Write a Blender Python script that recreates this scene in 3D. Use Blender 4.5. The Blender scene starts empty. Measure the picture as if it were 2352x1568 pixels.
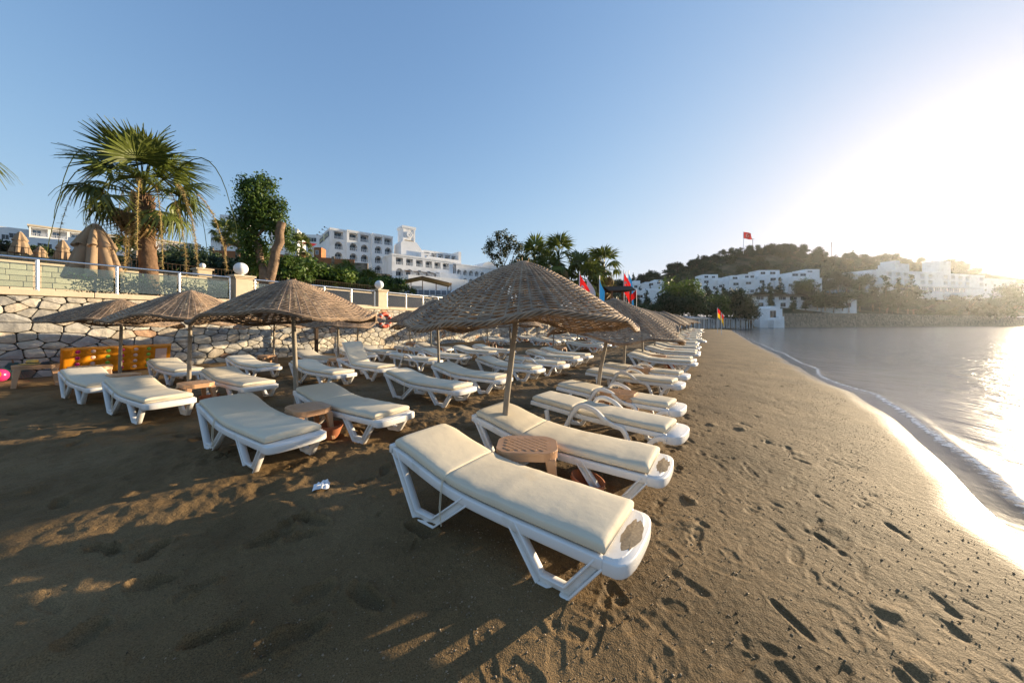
import bpy, bmesh, math, random
import numpy as np
from mathutils import Vector, Matrix, Quaternion, noise as mnoise

R = math.radians
random.seed(7)
rng = np.random.default_rng(7)
scene = bpy.context.scene
COL = scene.collection

# ---------------------------------------------------------------- camera, sky, sun, exposure
CAM_H = 1.5
cam_d = bpy.data.cameras.new('camera')
cam_d.lens = 12.0
cam_d.sensor_width = 36.0
cam_d.shift_y = -44.0 / 2352.0
cam_d.clip_start = 0.05
cam_d.clip_end = 4000
cam = bpy.data.objects.new('camera', cam_d)
COL.objects.link(cam)
cam.location = (0, 0, CAM_H)
cam.rotation_euler = (R(90), 0, 0)
scene.camera = cam

SUN_AZ, SUN_EL = R(58.5), R(8.6)
sun_dir = Vector((math.sin(SUN_AZ) * math.cos(SUN_EL), math.cos(SUN_AZ) * math.cos(SUN_EL), math.sin(SUN_EL)))
world = bpy.data.worlds.new('World')
scene.world = world
world.use_nodes = True
nt = world.node_tree
nt.nodes.clear()
wo = nt.nodes.new('ShaderNodeOutputWorld')
wb = nt.nodes.new('ShaderNodeBackground')
sk = nt.nodes.new('ShaderNodeTexSky')
sk.sky_type = 'NISHITA'
sk.sun_disc = False
sk.sun_elevation = SUN_EL
sk.sun_rotation = SUN_AZ
sk.altitude = 0
sk.air_density = 1.0
sk.dust_density = 0.5
sk.ozone_density = 3.3
# film-like shoulder on the sky's radiance, the same in every direction
sx = nt.nodes.new('ShaderNodeSeparateColor'); cx_ = nt.nodes.new('ShaderNodeCombineColor')
nt.links.new(sk.outputs[0], sx.inputs[0])
for ch_ in range(3):
    m1 = nt.nodes.new('ShaderNodeMath'); m1.operation = 'MULTIPLY'; m1.inputs[1].default_value = -0.55
    m2 = nt.nodes.new('ShaderNodeMath'); m2.operation = 'EXPONENT'
    m3 = nt.nodes.new('ShaderNodeMath'); m3.operation = 'SUBTRACT'; m3.inputs[0].default_value = 1.0
    m4 = nt.nodes.new('ShaderNodeMath'); m4.operation = 'MULTIPLY'; m4.inputs[1].default_value = (3.75, 3.5, 3.78)[ch_]
    nt.links.new(sx.outputs[ch_], m1.inputs[0]); nt.links.new(m1.outputs[0], m2.inputs[0]); nt.links.new(m2.outputs[0], m3.inputs[1])
    nt.links.new(m3.outputs[0], m4.inputs[0]); nt.links.new(m4.outputs[0], cx_.inputs[ch_])
nt.links.new(cx_.outputs[0], wb.inputs[0])
nt.links.new(wb.outputs[0], wo.inputs[0])
wb.inputs[1].default_value = 0.117
sl = bpy.data.lights.new('sun', 'SUN')
sl.energy = 5.0
sl.color = (1.0, 0.80, 0.53)
sl.angle = R(0.6)
so = bpy.data.objects.new('sun', sl)
COL.objects.link(so)
so.rotation_mode = 'QUATERNION'
so.rotation_quaternion = sun_dir.to_track_quat('Z', 'Y')

vs = scene.view_settings
vs.view_transform = 'Standard'
vs.look = 'None'
vs.exposure = 1.2
vs.gamma = 1.0
vs.use_curve_mapping = False
scene.cycles.max_bounces = 8
scene.cycles.transparent_max_bounces = 12
scene.cycles.sample_clamp_indirect = 6.0
scene.cycles.caustics_reflective = False
scene.cycles.caustics_refractive = False

# ---------------------------------------------------------------- helpers
F = 1045.0
SQ = 784.0 / F
def at(x, y, Y):                      # photo pixel (2352 wide) + distance in units of 0.75 m -> world point
    return Vector(((x - 1176) / F * Y, Y * SQ, CAM_H + (740 - y) / F * Y))
def onz(x, y, z):                     # photo pixel seen at height z -> world point
    return at(x, y, (CAM_H - z) * F / (y - 740))
D_A = Vector((0.488, 0.8726, 0)).normalized(); D_P = Vector((0.8726, -0.488, 0)).normalized()
def AP(a, p, z=0.0):                  # along the beach, towards the sea
    return Vector((D_A.x * a + D_P.x * p, D_A.y * a + D_P.y * p, z))
def toAP(x, y):
    return x * D_A.x + y * D_A.y, x * D_P.x + y * D_P.y
YAW_A = math.atan2(D_A.y, D_A.x)

def tag(o, label=None, cat=None, group=None, kind=None):
    if label: o['label'] = label
    if cat: o['category'] = cat
    if group: o['group'] = group
    if kind: o['kind'] = kind
    return o
def empty(name, loc=(0, 0, 0), rz=0.0, label=None, cat=None, group=None):
    o = bpy.data.objects.new(name, None)
    COL.objects.link(o)
    o.location = loc
    o.rotation_euler = (0, 0, rz)
    o.empty_display_size = 0.1
    return tag(o, label, cat, group)
def link(name, me, parent=None):
    o = bpy.data.objects.new(name, me)
    COL.objects.link(o)
    if parent is not None: o.parent = parent
    return o
def copy_tree(o, parent=None):
    c = o.copy()
    COL.objects.link(c)
    c.parent = parent
    for ch in o.children: copy_tree(ch, c)
    return c

class MB:
    def __init__(s): s.v = []; s.f = []; s.mi = []; s.cur = 0
    tr = None
    def add(s, verts, faces):
        b = len(s.v)
        s.v.extend([tuple(v) for v in verts] if s.tr is None else [s.tr(v) for v in verts])
        for f in faces:
            s.f.append(tuple(b + i for i in f)); s.mi.append(s.cur)
        return s
    def box(s, x0, x1, y0, y1, z0, z1, M=None):
        vs_ = [Vector((x, y, z)) for z in (z0, z1) for y in (y0, y1) for x in (x0, x1)]
        if M is not None: vs_ = [M @ v for v in vs_]
        return s.add(vs_, [(0, 2, 3, 1), (4, 5, 7, 6), (0, 1, 5, 4), (2, 6, 7, 3), (0, 4, 6, 2), (1, 3, 7, 5)])
    def tube(s, path, r, n=6, caps=True):
        path = [Vector(p) for p in path]
        rs = r if isinstance(r, (list, tuple)) else [r] * len(path)
        vs_ = []; fs = []
        up = None
        for i, p in enumerate(path):
            t = (path[min(i + 1, len(path) - 1)] - path[max(i - 1, 0)]).normalized()
            if up is None:
                up = Vector((0, 0, 1)) if abs(t.z) < 0.9 else Vector((1, 0, 0))
            u = t.cross(up).normalized(); w = u.cross(t).normalized(); up = w
            for k in range(n):
                a = 2 * math.pi * k / n
                vs_.append(p + (u * math.cos(a) + w * math.sin(a)) * rs[i])
        for i in range(len(path) - 1):
            for k in range(n):
                k2 = (k + 1) % n
                fs.append((i * n + k, i * n + k2, (i + 1) * n + k2, (i + 1) * n + k))
        if caps:
            fs.append(tuple(range(n - 1, -1, -1)))
            fs.append(tuple(len(vs_) - n + k for k in range(n)))
        return s.add(vs_, fs)
    def ribbon(s, path, n0, n1, y0, y1):          # path of (x,z), offsets n0..n1 along the in-plane normal
        m = len(path); vs_ = []; fs = []
        for i, (x, z) in enumerate(path):
            d0 = Vector((x - path[i - 1][0], z - path[i - 1][1])).normalized() if i else None
            d1 = Vector((path[i + 1][0] - x, path[i + 1][1] - z)).normalized() if i < m - 1 else None
            if d0 is None: d0 = d1
            if d1 is None: d1 = d0
            n_a = Vector((-d0.y, d0.x)); n_b = Vector((-d1.y, d1.x))
            nn = (n_a + n_b).normalized()
            k = 1.0 / max(0.45, nn.dot(n_a))
            for off in (n0, n1):
                for y in (y0, y1):
                    vs_.append((x + nn.x * off * k, y, z + nn.y * off * k))
        for i in range(m - 1):
            b = i * 4; c = b + 4
            fs += [(b, c, c + 1, b + 1), (b + 3, c + 3, c + 2, b + 2), (b + 2, c + 2, c, b), (b + 1, c + 1, c + 3, b + 3)]
        fs += [(0, 1, 3, 2), (4 * m - 4, 4 * m - 2, 4 * m - 1, 4 * m - 3)]
        return s.add(vs_, fs)
    def prism(s, outline, z0, z1):                # outline of (x,y), counter-clockwise
        n = len(outline)
        vs_ = [(x, y, z0) for x, y in outline] + [(x, y, z1) for x, y in outline]
        fs = [tuple(range(n - 1, -1, -1)), tuple(range(n, 2 * n))]
        fs += [(i, (i + 1) % n, n + (i + 1) % n, n + i) for i in range(n)]
        return s.add(vs_, fs)
    def lathe(s, prof, n=16, M=None, ang=2 * math.pi):
        vs_ = []; fs = []; m = len(prof)
        for k in range(n):
            a = ang * k / n
            for r, z in prof:
                v = Vector((r * math.cos(a), r * math.sin(a), z))
                vs_.append(M @ v if M is not None else v)
        for k in range(n):
            k2 = (k + 1) % n
            for i in range(m - 1):
                fs.append((k * m + i, k2 * m + i, k2 * m + i + 1, k * m + i + 1))
        return s.add(vs_, fs)
    def ball(s, c, r, n=12, m=8, sz=1.0):
        prof = [(max(1e-4, r * math.sin(math.pi * i / m)), -r * sz * math.cos(math.pi * i / m)) for i in range(m + 1)]
        return s.lathe(prof, n, Matrix.Translation(c))
    def xf(s, M):
        s.v = [tuple(M @ Vector(v)) for v in s.v]; return s
    def mesh(s, name, mats, smooth=False, bevel=0.0, segs=1, angle=R(40)):
        me = bpy.data.meshes.new(name)
        me.from_pydata(s.v, [], s.f)
        if not isinstance(mats, (list, tuple)): mats = [mats]
        for m in mats: me.materials.append(m)
        if len(mats) > 1: me.polygons.foreach_set('material_index', s.mi)
        if bevel > 0:
            bm = bmesh.new(); bm.from_mesh(me)
            bmesh.ops.remove_doubles(bm, verts=bm.verts, dist=1e-5)
            es = [e for e in bm.edges if len(e.link_faces) == 2 and e.calc_face_angle(0) > angle]
            bmesh.ops.bevel(bm, geom=es, offset=bevel, segments=segs, affect='EDGES', profile=0.5, clamp_overlap=True)
            bm.to_mesh(me); bm.free()
        if smooth:
            me.polygons.foreach_set('use_smooth', [True] * len(me.polygons))
            try: me.set_sharp_from_angle(angle=R(50))
            except Exception: pass
        me.update()
        return me
    def build(s, name, mats, parent=None, **kw):
        return link(name, s.mesh(name, mats, **kw), parent)

def fast_mesh(name, verts, quads, mat, smooth=True, attrs=None):
    me = bpy.data.meshes.new(name)
    nv, nq, k = len(verts), len(quads), quads.shape[1]
    me.vertices.add(nv); me.vertices.foreach_set('co', verts.astype(np.float32).ravel())
    me.loops.add(nq * k); me.loops.foreach_set('vertex_index', quads.astype(np.int32).ravel())
    me.polygons.add(nq)
    me.polygons.foreach_set('loop_start', np.arange(nq, dtype=np.int32) * k)
    me.polygons.foreach_set('loop_total', np.full(nq, k, dtype=np.int32))
    if smooth: me.polygons.foreach_set('use_smooth', np.ones(nq, dtype=bool))
    for an, av in (attrs or {}).items():
        at_ = me.attributes.new(an, 'FLOAT', 'POINT'); at_.data.foreach_set('value', av.astype(np.float32))
    me.materials.append(mat)
    me.update(calc_edges=True)
    me.validate()
    return me

# value noise on numpy arrays
_P = rng.permutation(512).astype(np.int64)
_V = rng.random(512)
def vnoise(x, y):
    xi = np.floor(x).astype(np.int64); yi = np.floor(y).astype(np.int64)
    fx = x - xi; fy = y - yi
    fx = fx * fx * (3 - 2 * fx); fy = fy * fy * (3 - 2 * fy)
    def h(a, b): return _V[(_P[(a & 511)] + b * 57 + (b >> 3) * 131) & 511]
    return (h(xi, yi) * (1 - fx) + h(xi + 1, yi) * fx) * (1 - fy) + (h(xi, yi + 1) * (1 - fx) + h(xi + 1, yi + 1) * fx) * fy
def fbm(x, y, octs=4, gain=0.5):
    s = 0.0; a = 1.0; t = 0.0
    for o in range(octs):
        s = s + a * (vnoise(x * 2 ** o + 17.3 * o, y * 2 ** o + 9.1 * o) - 0.5); t += a; a *= gain
    return s / t

# ---------------------------------------------------------------- materials
def mat(name, color, rough=0.7, spec=0.5, var=0.0, vscale=4.0, bump=0.0, bscale=20.0, metal=0.0, color2=None, c2scale=3.0, c2lo=0.45, c2hi=0.65, objvar=0.0, trans=0.0, detail=5.0):
    m = bpy.data.materials.new(name); m.use_nodes = True
    t = m.node_tree; N = t.nodes; L = t.links
    b = N['Principled BSDF']
    b.inputs['Base Color'].default_value = (*color, 1)
    b.inputs['Roughness'].default_value = rough
    b.inputs['Specular IOR Level'].default_value = spec
    b.inputs['Metallic'].default_value = metal
    tc = N.new('ShaderNodeTexCoord')
    col = None
    def noise(sc, dt=detail):
        n = N.new('ShaderNodeTexNoise'); n.inputs['Scale'].default_value = sc; n.inputs['Detail'].default_value = dt
        L.new(tc.outputs['Object'], n.inputs['Vector']); return n
    if color2 is not None:
        n = noise(c2scale)
        mr = N.new('ShaderNodeMapRange'); mr.inputs[1].default_value = c2lo; mr.inputs[2].default_value = c2hi
        L.new(n.outputs[0], mr.inputs[0])
        mx = N.new('ShaderNodeMix'); mx.data_type = 'RGBA'
        mx.inputs[6].default_value = (*color, 1); mx.inputs[7].default_value = (*color2, 1)
        L.new(mr.outputs[0], mx.inputs[0]); col = mx.outputs[2]
    if var > 0 or objvar > 0:
        hv = N.new('ShaderNodeHueSaturation')
        if col is not None: L.new(col, hv.inputs['Color'])
        else: hv.inputs['Color'].default_value = (*color, 1)
        val = None
        if var > 0:
            n = noise(vscale)
            mr = N.new('ShaderNodeMapRange'); mr.inputs[1].default_value = 0.25; mr.inputs[2].default_value = 0.75
            mr.inputs[3].default_value = 1 - var; mr.inputs[4].default_value = 1 + var
            L.new(n.outputs[0], mr.inputs[0]); val = mr.outputs[0]
        if objvar > 0:
            oi = N.new('ShaderNodeObjectInfo')
            mr2 = N.new('ShaderNodeMapRange'); mr2.inputs[3].default_value = 1 - objvar; mr2.inputs[4].default_value = 1 + objvar
            L.new(oi.outputs['Random'], mr2.inputs[0])
            if val is not None:
                mm = N.new('ShaderNodeMath'); mm.operation = 'MULTIPLY'
                L.new(val, mm.inputs[0]); L.new(mr2.outputs[0], mm.inputs[1]); val = mm.outputs[0]
            else: val = mr2.outputs[0]
        L.new(val, hv.inputs['Value']); col = hv.outputs[0]
    if col is not None: L.new(col, b.inputs['Base Color'])
    if bump > 0:
        n = noise(bscale, 8.0)
        bp = N.new('ShaderNodeBump'); bp.inputs['Strength'].default_value = 1.0; bp.inputs['Distance'].default_value = bump
        L.new(n.outputs[0], bp.inputs['Height']); L.new(bp.outputs[0], b.inputs['Normal'])
    if trans > 0:
        tr = N.new('ShaderNodeBsdfTranslucent'); ms = N.new('ShaderNodeMixShader'); ms.inputs[0].default_value = trans
        if col is not None: L.new(col, tr.inputs[0])
        else: tr.inputs[0].default_value = (*color, 1)
        L.new(b.outputs[0], ms.inputs[1]); L.new(tr.outputs[0], ms.inputs[2])
        L.new(ms.outputs[0], N['Material Output'].inputs[0])
    return m

M = {}
M['plastic'] = mat('white_plastic', (0.78, 0.755, 0.72), 0.42, 0.5, var=0.05, vscale=3, color2=(0.62, 0.57, 0.48), c2scale=5.0, c2lo=0.60, c2hi=0.78)
M['cushion'] = mat('cream_cushion', (0.74, 0.645, 0.485), 0.85, 0.25, var=0.04, vscale=3, objvar=0.04, bump=0.004, bscale=7, color2=(0.62, 0.51, 0.36), c2scale=4, c2lo=0.62, c2hi=0.8)
M['tabletop'] = mat('brown_plastic', (0.48, 0.275, 0.15), 0.38, 0.5, var=0.10, vscale=6, objvar=0.12)
M['pot'] = mat('terracotta', (0.42, 0.15, 0.07), 0.7, 0.3, var=0.12, vscale=9)
M['reed'] = mat('reed_weave', (0.36, 0.25, 0.165), 0.75, 0.3, var=0.38, vscale=13, objvar=0.12, color2=(0.15, 0.11, 0.085), c2scale=4, c2lo=0.45, c2hi=0.75, detail=7)
M['pole'] = mat('weathered_pole', (0.30, 0.25, 0.19), 0.65, 0.4, var=0.2, vscale=12, bump=0.002, bscale=40)
M['mortar'] = mat('wall_joint', (0.11, 0.09, 0.068), 0.95, 0.1, var=0.3, vscale=8)
M['coping'] = mat('coping_stone', (0.60, 0.49, 0.35), 0.8, 0.3, var=0.08, vscale=4, bump=0.002, bscale=30)
M['block'] = mat('pale_block', (0.60, 0.51, 0.38), 0.85, 0.2, var=0.1, vscale=5, objvar=0.12, bump=0.004, bscale=25)
M['steel'] = mat('steel', (0.72, 0.72, 0.73), 0.25, 0.5, metal=1.0)
M['globe'] = mat('white_globe', (0.82, 0.82, 0.82), 0.25, 0.5)
M['tan'] = mat('tan_canvas', (0.37, 0.26, 0.165), 0.85, 0.2, var=0.1, vscale=3, trans=0.15)
M['white'] = mat('white_render', (0.86, 0.85, 0.84), 0.85, 0.2, var=0.04, vscale=0.6, color2=(0.70, 0.68, 0.64), c2scale=0.35, c2lo=0.5, c2hi=0.8)
M['cream'] = mat('cream_render', (0.74, 0.66, 0.50), 0.85, 0.2, var=0.05, vscale=0.5)
M['beige'] = mat('beige_render', (0.60, 0.50, 0.36), 0.85, 0.2, var=0.06, vscale=0.5)
M['dark_glass'] = mat('dark_glass', (0.02, 0.025, 0.035), 0.08, 0.6)
M['blue_glass'] = mat('blue_glass', (0.05, 0.09, 0.16), 0.06, 0.8)
M['rail'] = mat('white_rail', (0.72, 0.74, 0.77), 0.5, 0.4)
M['gold'] = mat('gold_letters', (0.62, 0.40, 0.10), 0.35, 0.5, metal=0.3)
M['sign'] = mat('sign_blue_black', (0.03, 0.04, 0.07), 0.4)
M['sign_text'] = mat('sign_text', (0.75, 0.68, 0.38), 0.5)
M['wood'] = mat('brown_wood', (0.22, 0.11, 0.055), 0.7, 0.3, var=0.25, vscale=5)
M['darkwood'] = mat('dark_wood', (0.07, 0.045, 0.03), 0.75, 0.2, var=0.25, vscale=5)
M['trunk'] = mat('palm_trunk', (0.17, 0.105, 0.065), 0.95, 0.1, var=0.35, vscale=6, bump=0.03, bscale=9)
M['bark'] = mat('bark', (0.22, 0.15, 0.10), 0.95, 0.1, var=0.35, vscale=5, bump=0.03, bscale=8)
M['frond'] = mat('palm_frond', (0.11, 0.135, 0.025), 0.5, 0.4, var=0.25, vscale=2.0, objvar=0.3, trans=0.30)
M['frond_dry'] = mat('dry_frond', (0.24, 0.16, 0.07), 0.8, 0.2, var=0.3, vscale=3, objvar=0.25, trans=0.2)
M['stalk'] = mat('flower_stalk', (0.38, 0.30, 0.08), 0.7, 0.2, var=0.2, vscale=4, objvar=0.3)
M['tassel'] = mat('dry_flower', (0.48, 0.35, 0.17), 0.9, 0.1, var=0.2, vscale=5, trans=0.25)
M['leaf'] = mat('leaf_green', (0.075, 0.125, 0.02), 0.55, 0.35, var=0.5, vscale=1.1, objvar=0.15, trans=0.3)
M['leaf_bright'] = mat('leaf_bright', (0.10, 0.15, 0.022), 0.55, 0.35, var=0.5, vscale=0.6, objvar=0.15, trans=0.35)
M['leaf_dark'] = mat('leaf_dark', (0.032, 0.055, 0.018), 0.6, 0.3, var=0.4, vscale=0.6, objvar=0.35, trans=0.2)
M['leaf_olive'] = mat('leaf_olive', (0.075, 0.085, 0.03), 0.65, 0.3, var=0.4, vscale=0.5, objvar=0.3, trans=0.2)
M['red'] = mat('red_cloth', (0.62, 0.02, 0.02), 0.8, 0.2, trans=0.35)
M['flagwhite'] = mat('white_cloth', (0.78, 0.78, 0.78), 0.8, 0.2, trans=0.35)
M['flagblue'] = mat('blue_cloth', (0.02, 0.16, 0.42), 0.8, 0.2, trans=0.35)
M['yellow'] = mat('yellow_cloth', (0.75, 0.48, 0.02), 0.8, 0.2, trans=0.35)
M['orange_vinyl'] = mat('orange_vinyl', (0.80, 0.30, 0.015), 0.16, 0.6, trans=0.25, var=0.1, vscale=3)
M['pink'] = mat('pink_vinyl', (0.62, 0.03, 0.16), 0.25)
M['palepink'] = mat('pale_vinyl', (0.75, 0.52, 0.42), 0.25)
M['lime'] = mat('green_vinyl', (0.24, 0.50, 0.06), 0.25)
M['straw'] = mat('straw_hat', (0.62, 0.42, 0.13), 0.8, 0.2, var=0.2, vscale=20)
M['black'] = mat('black_stuff', (0.025, 0.025, 0.028), 0.7)
M['darkgreen'] = mat('green_plastic', (0.02, 0.05, 0.04), 0.5)
M['ring'] = mat('lifebuoy_red', (0.62, 0.07, 0.03), 0.45, 0.4)
M['paper'] = mat('white_tissue', (0.82, 0.83, 0.86), 0.9, 0.1)
M['red_floor'] = mat('red_surface', (0.40, 0.03, 0.04), 0.8)
M['thatch_grey'] = mat('grey_shade_roof', (0.40, 0.40, 0.40), 0.8, 0.2, var=0.2, vscale=2)
M['terrace'] = mat('terrace_paving', (0.42, 0.36, 0.28), 0.85, 0.2, var=0.15, vscale=1.2)
M['rubble'] = mat('rubble_wall', (0.30, 0.24, 0.175), 0.95, 0.15, var=0.5, vscale=0.9, bump=0.12, bscale=1.2, color2=(0.17, 0.135, 0.10), c2scale=1.6, c2lo=0.4, c2hi=0.65, detail=9)
M['tape'] = mat('orange_brick', (0.38, 0.16, 0.07), 0.85, 0.2, var=0.15, vscale=1.5)
STONES = []
for i, c in enumerate([(0.47, 0.43, 0.36), (0.41, 0.38, 0.33), (0.53, 0.48, 0.39), (0.36, 0.345, 0.32), (0.46, 0.39, 0.30), (0.43, 0.27, 0.17)]):
    STONES.append(mat('wall_stone', c, 0.9, 0.15, var=0.34, vscale=4.5, objvar=0.16, bump=0.04, bscale=5, detail=10,
                      color2=tuple(k * 0.72 for k in c), c2scale=2.2, c2lo=0.48, c2hi=0.7))
# clear green-tinted balustrade glass
def glass_mat():
    m = bpy.data.materials.new('balustrade_glass'); m.use_nodes = True
    t = m.node_tree; N = t.nodes; L = t.links; N.clear()
    o = N.new('ShaderNodeOutputMaterial'); tr = N.new('ShaderNodeBsdfTransparent'); tr.inputs[0].default_value = (0.78, 0.86, 0.81, 1)
    g = N.new('ShaderNodeBsdfGlossy'); g.inputs['Roughness'].default_value = 0.01; g.inputs[0].default_value = (0.9, 0.95, 0.92, 1)
    fr = N.new('ShaderNodeFresnel'); fr.inputs[0].default_value = 1.9
    mx = N.new('ShaderNodeMixShader')
    L.new(fr.outputs[0], mx.inputs[0]); L.new(tr.outputs[0], mx.inputs[1]); L.new(g.outputs[0], mx.inputs[2]); L.new(mx.outputs[0], o.inputs[0])
    return m
M['glass'] = glass_mat()
# ---------------------------------------------------------------- the beach: shoreline, sand, sea, land
_SA0 = np.array([-60, -10, 0, 5, 9, 13.7, 17.7, 28, 43, 78, 105, 125, 145, 160, 173, 200, 260, 330, 500])
_SP0 = np.array([0.0, 1.5, 2.1, 2.45, 3.0, 3.45, 3.3, 3.7, 3.9, 4.9, 5.6, 6.8, 9.5, 14, 22, 45, 98, 158, 300])
_SA = .7923 * _SA0 + .1967 * _SP0; _SP = .946 * _SP0
SEA_Z = -0.25
def shore(a):
    a = np.asarray(a, dtype=float)
    return np.interp(a, _SA, _SP) + 0.06 * np.sin(a * 0.85 + 0.4) * np.exp(-np.abs(a) / 60) + 0.02 * np.sin(a * 2.3)
def ground(x, y):                     # broad shape of the beach
    x = np.asarray(x, dtype=float); y = np.asarray(y, dtype=float)
    a = x * D_A.x + y * D_A.y; p = x * D_P.x + y * D_P.y
    q = shore(a) - p
    t = np.clip(q / 3.8, 0, 1)
    z = SEA_Z + 0.25 * (1 - (1 - t) ** 1.5)
    z = np.where(q < 0, SEA_Z + 0.10 * q, z)
    return np.maximum(z, -2.2), q
def gz(x, y): return float(ground(x, y)[0])

def polar(r0, r1, nr, dense, nd, nc):
    rr = r0 * (r1 / r0) ** (np.arange(nr) / (nr - 1))
    td = np.linspace(-R(dense), R(dense), nd)
    tcs = np.linspace(R(dense), 2 * math.pi - R(dense), nc + 2)[1:-1]
    th = np.concatenate([td, tcs])
    X = rr[:, None] * np.sin(th)[None, :]; Y = rr[:, None] * np.cos(th)[None, :]
    nt_ = len(th)
    i = np.arange(nr - 1)[:, None]; j = np.arange(nt_)[None, :]; j2 = (j + 1) % nt_
    quads = np.stack([i * nt_ + j, (i + 1) * nt_ + j, (i + 1) * nt_ + j2, i * nt_ + j2], -1).reshape(-1, 4)
    return rr, th, X, Y, quads[:, ::-1]

DEN, NDEN = 62.0, 640
rr, th, X, Y, quads = polar(0.45, 140.0, 960, DEN, NDEN, 44)
Z, q = ground(X, Y)
A_ = X * D_A.x + Y * D_A.y; P_ = X * D_P.x + Y * D_P.y
def sstep(e0, e1, v):
    t = np.clip((v - e0) / (e1 - e0), 0, 1); return t * t * (3 - 2 * t)
dist = sstep(3.2, 5.0, q + 0.8 * fbm(X * 0.9, Y * 0.9, 3))        # trodden loose sand among the loungers
wave1 = fbm(X * 1.3, Y * 1.3, 4)
wave2 = fbm(X * 3.6 + 40, Y * 3.6, 4)
wave3 = 1 - 2 * np.abs(fbm(X * 2.1 + 11, Y * 2.1 + 5, 5))
lod = np.exp(-rr / 70.0)[:, None]
above = sstep(0.0, 0.9, q)
Z = Z + above * (dist * (0.10 * wave1 + 0.075 * wave2 + 0.035 * (wave3 - 0.8)) + (1 - dist) * (0.018 * wave1 + 0.014 * wave2)) * (0.35 + 0.65 * lod)
Z = Z + above * dist * (0.034 * fbm(X * 10, Y * 10, 4) + 0.02 * np.clip(fbm(X * 6 + 7, Y * 6 + 3, 3) - .08, 0, 1)) + above * (1 - dist) * 0.0035 * fbm(X * 16, Y * 16, 3)
# footprints pressed into the sand
nrr = len(rr); lr0 = math.log(rr[0]); lrs = (math.log(rr[-1]) - lr0) / (nrr - 1)
nd_ = NDEN; dth = 2 * R(DEN) / (nd_ - 1)
def stamp(x, y, ang, ln, wd, dep, rim, heel=True):
    r = math.hypot(x, y); t = math.atan2(x, y)
    if r < 0.6 or abs(t) > R(DEN - 1): return
    rad = ln * 0.95
    i0 = max(0, int((math.log(max(r - rad, rr[0])) - lr0) / lrs)); i1 = min(nrr, int((math.log(r + rad) - lr0) / lrs) + 2)
    dt = rad / r
    j0 = max(0, int((t - dt + R(DEN)) / dth)); j1 = min(nd_, int((t + dt + R(DEN)) / dth) + 2)
    if i1 - i0 < 3 or j1 - j0 < 3: return
    sx = X[i0:i1, j0:j1] - x; sy = Y[i0:i1, j0:j1] - y
    u = (sx * math.cos(ang) + sy * math.sin(ang)) / (ln / 2); v = (-sx * math.sin(ang) + sy * math.cos(ang)) / (wd / 2)
    v = v * (1.0 + 0.25 * (1 - np.clip(np.abs(u - 0.1), 0, 1))) - 0.12 * u
    d = np.sqrt(np.abs(u) ** 2.4 + np.abs(v) ** 2.4)
    pit = -dep * (1 - sstep(0.55, 1.03, d)) * (0.75 + 0.35 * u)
    if heel: pit = pit + dep * 0.45 * (np.abs(u + 0.25) < 0.16) * (d < 0.9)
    ridge = rim * np.exp(-((d - 1.12) / 0.16) ** 2) * (0.6 + 0.4 * np.sin(5 * u + 3 * v))
    Z[i0:i1, j0:j1] += pit + ridge
for k in range(900):
    a = rng.uniform(-1, 26) if k > 330 else rng.uniform(0.0, 6.5); s0 = float(shore(a))
    p = s0 - 0.8 - abs(rng.normal(1.8, 1.2))
    c = AP(a, p)
    stamp(c.x, c.y, YAW_A + rng.normal(0, 0.75) + (math.pi if rng.random() < .5 else 0), rng.uniform(0.14, 0.30), rng.uniform(0.07, 0.12), rng.uniform(0.003, 0.008) if rng.random() < .8 else rng.uniform(.008, .016), rng.uniform(0.001, 0.005), rng.random() < .5)
for k in range(520):
    a = rng.uniform(-1, 20); p = float(shore(a)) - rng.uniform(3.6, 12)
    c = AP(a, p)
    stamp(c.x, c.y, rng.uniform(0, 6.28), rng.uniform(0.2, 0.32), rng.uniform(0.10, 0.16), rng.uniform(0.025, 0.055), rng.uniform(0.012, 0.026), False)
for k in range(60):                    # kicked-up clods near the smooth sand
    a = rng.uniform(1, 26); p = float(shore(a)) - rng.uniform(1.2, 4.2); c = AP(a, p)
    stamp(c.x, c.y, rng.uniform(0, 6.28), rng.uniform(0.10, 0.2), rng.uniform(0.08, 0.16), -rng.uniform(0.01, 0.03), 0.006, False)
wet = 1 - sstep(-0.05, 0.40, q + 0.30 * fbm(X * 0.8, Y * 0.8, 3))

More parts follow.
